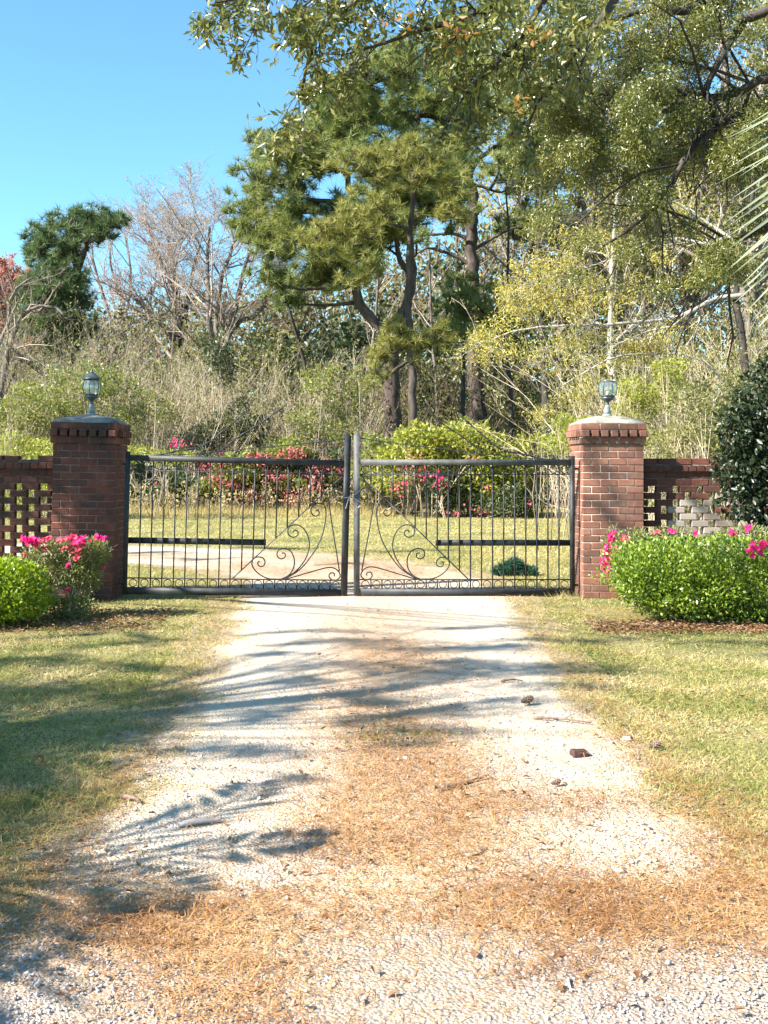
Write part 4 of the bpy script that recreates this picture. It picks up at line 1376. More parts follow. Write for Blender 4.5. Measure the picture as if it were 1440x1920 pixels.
# far pine on the left
FY = 50.0
pads = [(75, 450, 28, 12), (60, 465, 18, 12), (90, 430, 32, 14), (125, 410, 36, 16), (165, 405, 34, 16), (190, 415, 24, 14), (150, 430, 40, 18), (185, 440, 28, 14), (110, 455, 36, 14), (75, 480, 24, 10), (140, 465, 34, 12), (200, 425, 12, 12), (232, 412, 12, 7),
        (100, 520, 45, 20), (80, 545, 42, 20), (130, 510, 40, 18), (70, 575, 36, 20), (110, 560, 40, 22), (90, 600, 36, 16), (60, 520, 20, 12), (130, 540, 34, 18), (100, 490, 40, 10), (100, 640, 40, 20), (70, 620, 30, 16), (150, 560, 30, 22), (60, 600, 34, 22), (130, 590, 40, 24), (150, 620, 34, 22), (100, 540, 46, 24), (120, 620, 44, 26), (75, 570, 40, 24), (55, 550, 24, 18)]
bt = [(WL([(140, 900), (141, 700), (142, 600), (145, 520), (140, 470), (130, 430), (140, 405)], FY), .28, .07), (WL([(143, 500), (165, 450), (185, 425)], FY), .15, .05), (WL([(143, 520), (160, 470), (158, 430)], FY), .14, .05), (WL([(141, 490), (110, 460), (75, 470)], FY), .13, .05), (WL([(142, 560), (110, 540), (80, 550)], FY), .12, .05)]
srcs = np.concatenate([resample(P, 12) for P, a, b_ in bt])
cm, ct = pine_crown(pads, FY, 1.5, 26, .40, .030, twig_from=srcs)
tree('pine_tree', 'lone far pine against the sky at the left', W(140, 900, FY), bt, 'bark_dark', [('crown', cm, 'pine_far', 'stuff'), ('branches', ct, 'bark_dark', 'stuff')], cat='pine tree', group='pines behind the gate')


def bare_tree(name, label, Y, limbs, r, levels, mat_limb, mat_tw, group='bare trees behind the thicket', buds=None, base_px=None, squash=None):
    root = plant_root(name, W(base_px or limbs[0][0][0], 930, Y) * [1, 1, 0], label, 'tree', group)
    big, tw = MB(), MB()
    if squash:
        limbs = [[(x, y if y > 640 else 640 + (y - 640) * squash) for x, y in l] for l in limbs]
    P = np.array([resample(WL(l, Y) + (RG.normal(size=(len(l), 3)) * [0, .4, 0]), 9) for l in limbs])
    Rr = np.array([np.linspace(r * s, r * s * .3, 9) for s in np.linspace(1, .75, len(limbs))])
    tubes(big, P, Rr, 7)
    big.obj('trunk', M[mat_limb], root, smooth=True)
    cur = (P, Rr)
    for li, (m, t0, ratio, ang, up, wob) in enumerate(levels):
        cur = grow(cur[0], cur[1], m, t0, ratio, ang, 5 if li < 2 else (4 if li < len(levels) - 1 else 3), up, wob, .5, .4, minr=.0075)
        tubes(tw, cur[0], cur[1], 3)
    tw.obj('twigs', M[mat_tw], root, kind='stuff')
    if buds:
        mt, cnt, sz = buds
        idx = RG.integers(len(cur[0]), size=cnt)
        C = cur[0][idx, RG.integers(1, cur[0].shape[1], size=cnt)] + RG.normal(size=(cnt, 3)) * .08
        b = MB()
        cards(b, C, rand_dirs(cnt), rand_dirs(cnt), sz, sz * .6)
        b.obj('buds', M[mt], root, kind='stuff')
    return root


lv = [(9, .30, .34, .75, .15, .2), (7, .2, .58, .75, .12, .22), (7, .15, .55, .75, .10, .25), (4, .15, .6, .7, .08, .28)]
bare_tree('bare_tree', 'bare dark-limbed tree with pinkish twigs against the sky left of the pine', 56, [
    [(330, 930), (330, 760), (328, 660), (322, 625), (290, 590), (262, 545), (215, 515)],
    [(330, 930), (331, 760), (331, 650), (334, 580), (330, 500), (322, 430), (318, 400)],
    [(330, 930), (332, 760), (334, 640), (342, 560), (318, 500), (300, 440), (282, 410)],
    [(330, 930), (333, 760), (336, 650), (345, 600), (355, 520), (362, 450), (372, 410)],
], .26, lv, 'bark_dark', 'twig_grey', buds=('maple', 1500, .10), squash=.80)
bare_tree('bare_tree', 'bare tree with crooked pale branches just left of the big pine', 48, [
    [(415, 930), (416, 760), (410, 680), (425, 620), (445, 570), (455, 520), (470, 480)],
    [(415, 930), (413, 760), (405, 680), (398, 610), (392, 540), (388, 480), (395, 430)],
    [(415, 930), (417, 740), (425, 640), (450, 600), (480, 590), (500, 560), (510, 520)],
    [(415, 930), (412, 740), (402, 660), (405, 560), (420, 500), (438, 460), (430, 420)],
], .22, lv, 'bark_grey', 'twig_grey', buds=('olive', 900, .10))
bare_tree('bare_tree', 'leaning bare tree with long low branches at the far left', 46, [
    [(-10, 930), (0, 760), (10, 700), (30, 650), (60, 690), (100, 720), (140, 760)],
    [(-10, 930), (-5, 760), (5, 690), (20, 620), (50, 580), (90, 570), (120, 590)],
    [(-10, 930), (-8, 760), (0, 680), (10, 600), (25, 560), (45, 530), (60, 520)],
    [(-10, 930), (-6, 780), (8, 720), (40, 680), (80, 680), (115, 720), (135, 740)],
], .16, [(6, .35, .25, .75, .05, .2), (5, .2, .5, .7, .05, .22), (4, .2, .5, .7, .05, .25)], 'bark_grey', 'twig_grey')
bare_tree('bare_tree', 'bare grey tree rising above the brush right behind the left lamp', 80, [
    [(215, 930), (216, 760), (212, 660), (205, 600), (190, 550), (180, 500), (172, 460)],
    [(215, 930), (217, 760), (220, 650), (235, 590), (245, 530), (240, 480), (235, 440)],
    [(215, 930), (214, 740), (218, 640), (228, 580), (215, 520), (205, 480), (210, 440)],
    [(215, 930), (218, 740), (228, 660), (255, 610), (280, 570), (295, 520), (290, 470)],
], .22, [(8, .30, .30, .75, .15, .2), (6, .2, .55, .7, .15, .22), (5, .2, .5, .7, .12, .25)], 'bark_grey', 'twig_grey')
bare_tree('red_maple', 'red budding maple at the far left below the lone pine', 62, [
    [(15, 930), (15, 760), (14, 680), (8, 620), (-4, 580), (-10, 550), (-14, 530)],
    [(15, 930), (16, 760), (18, 680), (20, 620), (20, 580), (18, 550), (18, 530)],
    [(15, 930), (16, 760), (22, 680), (36, 640), (44, 600), (48, 570), (50, 550)],
    [(15, 930), (16, 760), (24, 700), (50, 670), (62, 650), (70, 630), (76, 615)],
    [(15, 930), (14, 760), (0, 680), (-20, 630), (-30, 580), (-35, 550), (-40, 530)],
], .20, [(8, .4, .22, .7, .2, .2), (6, .2, .5, .7, .2, .22), (5, .2, .5, .7, .15, .25)], 'bark_grey', 'twig_grey', buds=('maple', 15000, .15))

# slim trunks standing in the woods
lv2 = [(9, .45, .22, .9, .15, .2), (5, .2, .5, .7, .1, .25), (4, .2, .5, .7, .1, .25)]
for lab, Y, l, r, mb_, mt in (
        ('dark straight tree trunk behind the azalea mound, left of the sunlit pillar', 36, [(1014, 945), (1015, 860), (1016, 760), (1015, 680), (1013, 560), (1010, 430), (1012, 330)], .16, 'bark_dark', 'twig_brown'),
        ('dark trunk directly left of the broken lamp', 33, [(1112, 945), (1112, 860), (1113, 760), (1112, 700), (1108, 560), (1112, 430), (1110, 330)], .16, 'bark_dark', 'twig_brown'),
        ('pale trunk directly right of the broken lamp', 30, [(1152, 945), (1152, 860), (1151, 760), (1151, 680), (1152, 560), (1150, 430), (1155, 330)], .14, 'bark_pale', 'twig_grey'),
        ('thin faint trunk left of the tall straight pine', 52, [(855, 940), (854, 800), (853, 700), (854, 600), (856, 500), (855, 440), (857, 330)], .22, 'bark_grey', 'twig_grey'),
        ('slim bent trunk in the woods left of the forked pine', 44, [(690, 945), (688, 830), (684, 760), (690, 690), (700, 640), (708, 560), (712, 450)], .12, 'bark_grey', 'twig_grey'),
        ('slim leaning trunk between the brush and the forked pine', 42, [(600, 950), (592, 800), (575, 700), (560, 640), (545, 590), (530, 540), (522, 480)], .11, 'bark_dark', 'twig_brown'),
        ('slim pale trunk right of the forked pine', 46, [(825, 945), (822, 830), (818, 760), (815, 690), (812, 620), (806, 520), (800, 430)], .11, 'bark_grey', 'twig_grey'),
        ('thin dark trunk behind the yellow-green branches', 40, [(955, 945), (954, 830), (956, 740), (950, 640), (948, 560), (955, 450), (950, 350)], .11, 'bark_dark', 'twig_brown'),
        ('thin grey trunk far back between pillar and hedge', 44, [(1300, 945), (1298, 830), (1302, 740), (1296, 640), (1300, 520), (1306, 400), (1300, 300)], .14, 'bark_grey', 'twig_brown')):
    bare_tree('slim_tree', lab, Y, [l], r, lv2, mb_, mt, group='slim trees in the woods')


lv3 = [(10, .3, .32, .8, .15, .2), (7, .2, .5, .7, .1, .25), (5, .2, .5, .7, .05, .25)]
for lab, x, Y, bud, nb in (
        ('tall budding tree with yellowish crown right of the straight pine', 1050, 48, 'catkin', 6000),
        ('tall tree with pale green young leaves above the sunlit pillar', 1170, 44, 'olive', 9000),
        ('tall twiggy tree with tan crown behind the dark oak', 1290, 46, 'straw_grass', 8000),
        ('tall olive-leaved tree behind the palm frond', 1400, 40, 'olive', 10000),
        ('tall twiggy tree at the right edge of the woods', 1500, 48, 'straw_grass', 8000)):
    bare_tree('tall_tree', lab, Y, [
        [(x, 930), (x - 2, 760), (x + 3, 600), (x - 4, 460), (x - 20, 320), (x - 40, 160), (x - 50, 40)],
        [(x, 930), (x + 2, 760), (x - 1, 620), (x + 12, 480), (x + 40, 340), (x + 60, 200), (x + 66, 60)],
        [(x, 930), (x - 1, 740), (x - 6, 600), (x - 40, 480), (x - 70, 400), (x - 84, 300), (x - 90, 220)],
        [(x, 930), (x + 1, 740), (x + 4, 600), (x + 30, 520), (x + 70, 450), (x + 92, 380), (x + 100, 300)]],
        .20, lv3, 'bark_grey', 'twig_grey', group='tall trees behind the oak', buds=(bud, nb, .20))


# yellow-green catkin tree reaching in from the right
def catkin_tree():
    Y = 21.0
    root = plant_root('oak_tree', W(1420, 1018, Y) * [1, 1, 0], 'tree with pale branches hung with yellow-green catkins behind the sunlit pillar', 'tree')
    L1 = [[(1420, 1017), (1415, 880), (1402, 740), (1390, 620), (1380, 560), (1390, 480), (1410, 380), (1420, 260)],
          [(1384, 560), (1340, 560), (1300, 580), (1265, 595), (1200, 602), (1140, 612), (1060, 604), (985, 612), (930, 634)]]
    L2 = [[(1410, 880), (1350, 720), (1290, 668), (1220, 664), (1150, 670), (1100, 690), (1040, 735)],
          [(1265, 595), (1235, 612), (1215, 645), (1190, 665), (1150, 690)],
          [(1385, 540), (1330, 480), (1260, 450), (1180, 470), (1110, 500), (1040, 500)],
          [(1395, 470), (1330, 400), (1270, 370), (1200, 360), (1140, 400)],
          [(1140, 612), (1090, 590), (1040, 560), (1000, 530), (950, 560)]]
    tr, br, cf = MB(), MB(), MB()
    Pt = resample(WL(L1[0], Y), 24)
    tubes(tr, Pt, np.linspace(.10, .035, 24), 9)
    tr.obj('trunk', M['bark_dark'], root, smooth=True)
    P = np.array([resample(WL(l, Y) + RG.normal(size=(len(l), 3)) * [0, .25, .03], 12) for l in [L1[1]] + L2])
    Rr = np.array([np.linspace(.055, .012, 12)] + [np.linspace(.035, .008, 12)] * len(L2))
    for p_, r_ in zip(P, Rr):
        tubes(MB(), p_, r_, 6).obj('limb', M['bark_pale'], root, smooth=True)
    P2, R2 = grow(P, Rr, 16, .2, .28, .8, 5, .05, .25, .5, minr=.004)
    tubes(br, P2, R2, 4)
    P3, R3 = grow(P2, R2, 6, .2, .5, .7, 4, -.05, .25, .6, minr=.003)
    tubes(br, P3, R3, 3)
    br.obj('twigs', M['bark_pale'], root, kind='stuff')
    n = 7500
    i = RG.integers(len(P3), size=n)
    C = P3[i, RG.integers(1, 4, size=n)] + RG.normal(size=(n, 3)) * .05
    cards(cf, C, unit(rand_dirs(n) * .7 + np.array([0, 0, -.6])), rand_dirs(n), RG.uniform(.04, .10, n), .022)
    pads = [(905, 630, 30, 26), (940, 610, 34, 28), (985, 575, 45, 34), (1035, 560, 45, 34), (1085, 570, 40, 30), (1010, 505, 36, 26), (960, 540, 34, 26), (1060, 495, 40, 22), (1110, 530, 34, 24), (960, 655, 44, 22), (905, 670, 24, 18), (1055, 640, 36, 16), (1100, 640, 30, 18), (1020, 770, 34, 14), (1060, 745, 32, 20), (1100, 720, 30, 18), (1150, 560, 34, 24), (1190, 540, 30, 30), (1145, 455, 36, 28), (1060, 440, 30, 22), (1150, 340, 22, 34), (1240, 480, 30, 20), (1320, 440, 22, 14), (1250, 620, 30, 18)]
    for (px, py, rx, ry) in pads:
        yy = Y + RG.uniform(-.8, .8)
        m = int(300 * rx * ry / 1000)
        rx, ry = rx * 1.25, ry * 1.15
        C, d = pad_points(W(px, py, yy), (rx * yy / FPX, .5, ry * yy / FPX), m, .05)
        cards(cf, C, unit(rand_dirs(m) * .7 + np.array([0, 0, -.5])), rand_dirs(m), RG.uniform(.05, .11, m), .024)
    cf.obj('catkins', M['catkin'], root, kind='stuff')


catkin_tree()


# oak in the middle distance filling the upper right, and the near oak whose sprays hang into the top
def oak_mid():
    Y = 15.0
    root = plant_root('oak_tree', (8.2, 14.5, 0), 'dense dark-leaved oak filling the upper right of the view', 'tree', 'oaks overhanging the drive')
    tr, br, lf = MB(), MB(), MB()
    trunk = np.array([(8.2, 14.5, 0), (8.1, 14.5, 2.0), (8.0, 14.6, 4.0), (7.8, 14.7, 6.0), (7.6, 14.8, 8.0)])
    tubes(tr, resample(trunk, 14), np.linspace(.38, .16, 14), 10)
    tr.obj('trunk', M['bark_dark'], root, smooth=True)
    limbs = [[(1640, 240), (1440, 168), (1370, 182), (1300, 192), (1220, 215), (1150, 250), (1080, 290)],
             [(1700, 0), (1440, 15), (1385, 60), (1335, 130), (1295, 205), (1260, 260), (1230, 330)],
             [(1660, 320), (1440, 205), (1345, 242), (1275, 300), (1230, 380), (1180, 430), (1120, 470)],
             [(1680, -60), (1440, -40), (1330, 0), (1200, 20), (1100, 60), (1000, 100), (930, 160)],
             [(1650, 400), (1480, 420), (1400, 440), (1340, 470), (1310, 520), (1260, 540), (1200, 530)]]
    P = np.array([resample(WL(l, Y) + RG.normal(size=(len(l), 3)) * [0, .3, 0], 14) for l in limbs])
    P[:, 0] = resample(trunk[1:], 5)[[2, 3, 1, 4, 0]]
    Rr = np.tile(np.linspace(.085, .014, 14), (5, 1))
    for p_, r_ in zip(P, Rr):
        tubes(MB(), p_, r_, 7).obj('limb', M['bark_dark'], root, smooth=True)
    P2, R2 = grow(P, Rr, 12, .25, .3, .8, 5, -.05, .25, .45, minr=.006)
    tubes(br, P2, R2, 4)
    P3, R3 = grow(P2, R2, 6, .2, .5, .8, 4, -.1, .25, .55, minr=.004)
    tubes(br, P3, R3, 3)
    br.obj('twigs', M['bark_dark'], root, kind='stuff')
    pads = []
    rr = np.random.default_rng(41)
    for gx in range(940, 1560, 46):
        for gy in range(-60, 300, 44):
            lim = 300 - max(0, (1000 - gx)) * 1.2
            if gy < lim and rr.random() < .80:
                pads.append((gx + rr.uniform(-20, 20), gy + rr.uniform(-20, 20), rr.uniform(26, 46), rr.uniform(20, 36), 1.0))
    for (px, py, rx, ry, a) in ((1010, 330, 45, 34, .9), (1060, 300, 45, 40, 1), (1110, 330, 45, 34, 1), (1040, 390, 36, 30, .8), (1180, 330, 45, 36, 1), (1240, 300, 40, 36, 1), (1215, 370, 44, 36, 1), (1230, 430, 36, 30, .9), (1150, 400, 36, 28, .7), (1180, 470, 34, 24, .7),
                               (1330, 300, 50, 40, .8), (1380, 330, 40, 34, .8), (1350, 480, 44, 30, 1.3), (1320, 520, 34, 24, 1.2), (1385, 505, 34, 26, 1.2), (1400, 410, 34, 34, .7), (1290, 430, 34, 30, .5), (1100, 450, 36, 26, .7), (1080, 520, 34, 20, .5), (1240, 540, 40, 20, .6), (1150, 540, 34, 20, .5), (1420, 230, 40, 34, .6), (1010, 420, 30, 24, .6), (980, 300, 30, 30, .8)):
        pads.append((px, py, rx, ry, a))
    for (px, py, rx, ry, a) in pads:
        if 1355 < px < 1440 and 40 < py < 230: a *= .3
        yy = Y + rr.uniform(-1.6, 1.6)
        m = int(1150 * a * rx * ry / 1000)
        c = W(px, py, yy)
        C, d = pad_points(c, (rx * yy / FPX * 1.1, .55, ry * yy / FPX * 1.1), m, .05)
        D = unit(rand_dirs(m) * .8 + d * .3 + np.array([-.1, -.1, -.35]))
        cards(lf, C, D, unit(rand_dirs(m) * .8 + np.array([-.3, -.3, .6])), RG.uniform(.038, .068, m), RG.uniform(.014, .023, m), .12, .06)
    lf.obj('crown', M['oak'], root, kind='stuff')


oak_mid()


def oak_near():
    Y = 7.6
    root = plant_root('oak_tree', (5.2, 6.6, 0), 'near oak whose leafy sprays hang into the top of the view', 'tree', 'oaks overhanging the drive')
    tr, br, lf = MB(), MB(), MB()
    trunk = np.array([(5.2, 6.6, 0), (5.1, 6.6, 2.0), (4.9, 6.7, 4.0), (4.4, 6.9, 5.6), (3.4, 7.1, 6.4)])
    tubes(tr, resample(trunk, 14), np.linspace(.34, .12, 14), 10)
    tr.obj('trunk', M['bark_dark'], root, smooth=True)
    sprays = [[(1500, -420), (1150, -220), (950, -90), (800, -20), (700, 10), (620, 40), (575, 95)],
              [(1500, -420), (1050, -220), (800, -110), (650, -40), (540, 0), (480, 15), (415, 45)],
              [(1500, -420), (1150, -180), (980, -40), (880, 30), (800, 70), (720, 100), (640, 130)],
              [(1500, -400), (1180, -160), (1040, -20), (980, 60), (930, 120), (880, 160), (850, 190)],
              [(1500, -400), (1250, -150), (1160, -10), (1100, 60), (1060, 120), (1020, 170), (1000, 220)],
              [(1500, -400), (1000, -200), (760, -80), (640, -10), (590, 50), (560, 110), (555, 150)]]
    org = resample(trunk[2:], 6)[[3, 5, 2, 4, 3, 5]]
    P = np.array([resample(np.concatenate([org[i:i + 1], (WL(l, Y) + RG.normal(size=(len(l), 3)) * [0, .12, .02])[1:]]), 14) for i, l in enumerate(sprays)])
    P[:, :, 1] += np.linspace(-.6, .6, len(P))[:, None] * np.linspace(0, 1, 14)[None]
    Rr = np.tile(np.linspace(.045, .005, 14), (len(P), 1))
    tubes(br, P, Rr, 6)
    P2, R2 = grow(P, Rr, 13, .42, .14, .75, 5, -.10, .22, .4, minr=.004)
    tubes(br, P2, R2, 4)
    P3, R3 = grow(P2, R2, 6, .15, .5, .75, 4, -.15, .2, .6, minr=.003)
    tubes(br, P3, R3, 3)
    br.obj('branches', M['bark_dark'], root)
    n = 4800
    i = RG.integers(len(P3), size=n)
    k = RG.integers(1, 4, size=n)
    C = P3[i, k] + RG.normal(size=(n, 3)) * .02
    D = unit(P3[i, k] - P3[i, k - 1] + rand_dirs(n) * .55 + np.array([0, 0, -.3]) * 0.6)
    pads = [(470, 22, 46, 18), (530, 34, 46, 26), (600, 28, 46, 32), (565, 98, 18, 40), (640, 108, 44, 24), (690, 55, 46, 34), (440, 45, 18, 16), (760, 30, 60, 34), (830, 60, 60, 40), (900, 60, 60, 46), (980, 50, 60, 50), (1050, 70, 60, 50), (700, 15, 50, 26), (870, 120, 40, 30), (950, 130, 50, 34), (1020, 150, 46, 36), (640, 60, 40, 34), (580, 70, 30, 40), (690, 80, 40, 26), (1120, 60, 60, 60), (940, 10, 60, 30), (840, 5, 60, 24), (1040, 10, 50, 30), (630, 15, 40, 20), (750, 90, 40, 20)]
    CC, DD = [C], [D]
    for (px, py, rx, ry) in pads:
        yy = Y + RG.uniform(-.7, .7)
        m = int(88 * rx * ry / 2000)
        c_, d_ = pad_points(W(px, py, yy), (rx * yy / FPX, .35, ry * yy / FPX), m, .0)
        CC.append(c_); DD.append(unit(rand_dirs(m) * .8 + d_ * .2 + np.array([-.1, 0, -.4])))
    C, D = np.concatenate(CC), np.concatenate(DD)
    n = len(C)
    Nn = unit(rand_dirs(n) * .8 + np.array([-.4, -.4, .5]))
    px = VPX + C[:, 0] / C[:, 1] * FPX
    py = HOR - (C[:, 2] - CAM_H) / C[:, 1] * FPX
    inside = (px > 390) & (px < 1000) & (py > -10)
    score = np.where(inside, np.hypot(px - 520, py - 60), 1e6)
    order = np.argsort(score)
    C, D, Nn = C[order], D[order], Nn[order]
    K = 290
    leaf_objects(root, C[:K], D[:K], Nn[:K], leaf_mesh(M['oak'], .072, .026), RG.uniform(.75, 1.25, K))
    L_ = .072 * RG.uniform(.7, 1.25, n - K)
    cards(lf, C[K:], D[K:], Nn[K:], L_, L_ * .36, .12, .06)
    lf.obj('crown', M['oak'], root, kind='stuff')
    rs = MB()
    for (px_, py_) in ((765, 32), (830, 55), (1010, 60), (980, 208), (870, 60), (700, 40)):
        m = 7
        C = W(px_, py_, Y - .5) + RG.normal(size=(m, 3)) * .05
        cards(rs, C, rand_dirs(m), rand_dirs(m), .07, .03)
    rs.obj('withered_leaves', M['oak_rust'], root, kind='stuff')


oak_near()


# ------------------------------------------------------------------ palms
def palm(base, crown, fronds, label, nleaf=34, leaf_len=.5, name='palm_tree', trunk_r=.13, flat=False):
    """fronds: list of rachis polylines; every leaflet is a piece of its frond"""
    root = plant_root(name, (base[0], base[1], 0), label, 'palm')
    tr = MB()
    P = resample([base, (np.array(base) + crown) / 2 + [0.03, 0, 0], crown], 22)
    rr = trunk_r * (1 + .10 * (np.arange(22) % 2))
    tubes(tr, P, rr, 10)
    tr.obj('trunk', M['bark_grey'], root)
    lm = MB()
    V = [(0, -.5, 0), (.5, -1, .35), (1, 0, -.08), (.5, 1, .35), (0, .5, 0), (.5, 0, 0)]
    lm.add(np.array(V) * [1, .0075, .0075], [(0, 5, 1), (1, 5, 2), (2, 5, 3), (3, 5, 4), (4, 5, 0)])
    lme = lm.mesh('leaflet', M['palm'])
    for fi, (poly, as_parts, down) in enumerate(fronds):
        Q = resample(poly, 26)
        mb = MB()
        tubes(mb, Q, np.linspace(.022, .005, 26), 5)
        fo = mb.obj('frond', M['palm'], root)
        js = MB()
        for k in range(nleaf):
            f = .14 + .86 * k / (nleaf - 1)
            i = f * 25
            i0 = min(int(i), 24)
            p = Q[i0] + (Q[i0 + 1] - Q[i0]) * (i - i0)
            t = unit(Q[i0 + 1] - Q[i0])
            for sd in (-1, 1):
                ax = np.array(SUN_DIR) if flat else (np.array([0, 0, 1.0]) if abs(t[2]) < .92 else np.array([0, 1.0, 0]))
                side = unit(np.cross(t, ax)) * sd
                d = unit(side * (.45 if flat else .75) + t * ((.8 if flat else .45) + .35 * f) + np.array([0, 0, down]) + RG.normal(size=3) * .06)
                L_ = leaf_len * (0.55 + .9 * math.sin(math.pi * min(.98, f * .8 + .15))) * RG.uniform(.9, 1.08) * .8
                if as_parts:
                    x = Vector(d); z = Vector((-.25, -.8, .55)) + Vector(RG.normal(size=3)) * .3
                    y = z.cross(x).normalized(); z = x.cross(y)
                    mtx = Matrix((x, y, z)).transposed()
                    o = inst('leaflet', lme, fo, Vector(p) - root.location, mtx.to_euler(), (L_, 1, 1))
                else:
                    n_ = unit(np.cross(d, side) + [0, 0, .4])
                    cards(js, np.array([p]), np.array([d]), np.array([-np.array(SUN_DIR) if flat else n_]), L_, .036, .2, .03)
        if not as_parts:
            js.obj('leaflets', M['palm'], fo, kind='stuff', local=True)
            js_o = fo.children[-1] if fo.children else None
            if js_o:
                js_o.location = -Vector(root.location)
    return root


cr = np.array([2.95, 4.55, 3.15])
pr = [
    ([cr, (2.6, 4.35, 3.50), (2.15, 4.22, 3.35), (1.93, 4.2, 2.85), (1.86, 4.18, 2.45), (1.84, 4.16, 2.12)], True, -.12),
    ([cr, (3.3, 4.4, 3.6), (3.9, 4.2, 3.6), (4.4, 4.0, 3.1)], False, -.3),
    ([cr, (3.3, 5.0, 3.7), (3.8, 5.5, 3.8), (4.3, 6.0, 3.4)], False, -.3),
    ([cr, (3.0, 5.0, 3.8), (3.3, 5.7, 4.0), (3.5, 6.4, 3.7)], False, -.3),
    ([cr, (3.2, 4.0, 3.6), (3.4, 3.3, 3.6), (3.6, 2.7, 3.1)], False, -.3),
]
palm((3.0, 4.55, 0), cr, pr, 'palm whose pale frond reaches in from the right edge', 58, .47)


def ring_fronds(c, n, reach, rise, drop, a0=0.0):
    out = []
    for k in range(n):
        a = a0 + k * 2 * math.pi / n + RG.uniform(-.15, .15)
        d = np.array([math.cos(a), math.sin(a), 0])
        r = reach * RG.uniform(.85, 1.15)
        out.append(([c, c + d * r * .35 + [0, 0, rise], c + d * r * .75 + [0, 0, rise * .9], c + d * r + [0, 0, rise - drop * RG.uniform(.7, 1.3)]], False, -.06))
    return out


pc = np.array([-5.2, 2.2, 2.9])


def shadow_frond(gx, gy, z):
    e = np.array([gx - 1.2 * z, gy - .55 * z, z])
    return ([pc, pc * .65 + e * .35 + [0, 0, .34], pc * .3 + e * .7 + [0, 0, .26], e], False, -.04)


fr = [shadow_frond(-.05, 4.38, 2.2), shadow_frond(-.62, 3.68, 1.9), shadow_frond(-.42, 5.15, 2.6), shadow_frond(-1.05, 3.25, 1.8)]
fr += [f for f in ring_fronds(pc, 9, 1.9, .5, .9, .4) if f[0][-1][0] < -5.0]
palm((-5.2, 2.2, 0), pc, fr, 'palm on the verge left of the drive casting feathered frond shadows', 21, .40, flat=True)


# shade trees on the left, beyond the frame: their shadows cross the lawn and drive
def shade_tree(loc, pads, label, dens=420, leaf=.085):
    root = plant_root('shade_tree', (loc[0], loc[1], 0), label, 'tree', 'shade trees left of the drive')
    tr, br, lf = MB(), MB(), MB()
    top = np.array([loc[0], loc[1], max(p[0][2] for p in pads)])
    P = resample([(loc[0], loc[1], 0), (loc[0] + .1, loc[1], top[2] * .5), top], 14)
    tubes(tr, P, np.linspace(.24, .08, 14), 9)
    tr.obj('trunk', M['bark_dark'], root, smooth=True)
    for c, r in pads:
        c = np.array(c, float); r = np.array(r, float)
        src = P[np.argmin(np.abs(P[:, 2] - c[2] * .7))]
        tubes(MB(), resample([src, (src + c) / 2 + [0, 0, .15], c], 7), np.linspace(.028, .007, 7), 5).obj('branch', M['bark_dark'], root)
        m = int(dens * (r[0] * r[1] + r[0] * r[2] + r[1] * r[2]))
        C, d = pad_points(c, r, m, .1)
        C += .25 * np.stack([snoise(C[:, 1], C[:, 2], 3, 1), snoise(C[:, 0], C[:, 2], 3, 2), snoise(C[:, 0], C[:, 1], 3, 3)], 1)
        cards(lf, C, rand_dirs(m), unit(rand_dirs(m) + [0, 0, .8]), RG.uniform(.7, 1.3, m) * leaf, leaf * .45)
    lf.obj('crown', M['oak'], root, kind='stuff')


def shade_at(gx, gy, z):
    """point at height z whose shadow lands on the ground at gx, gy"""
    return (gx - 1.2 * z, gy - .55 * z, z)


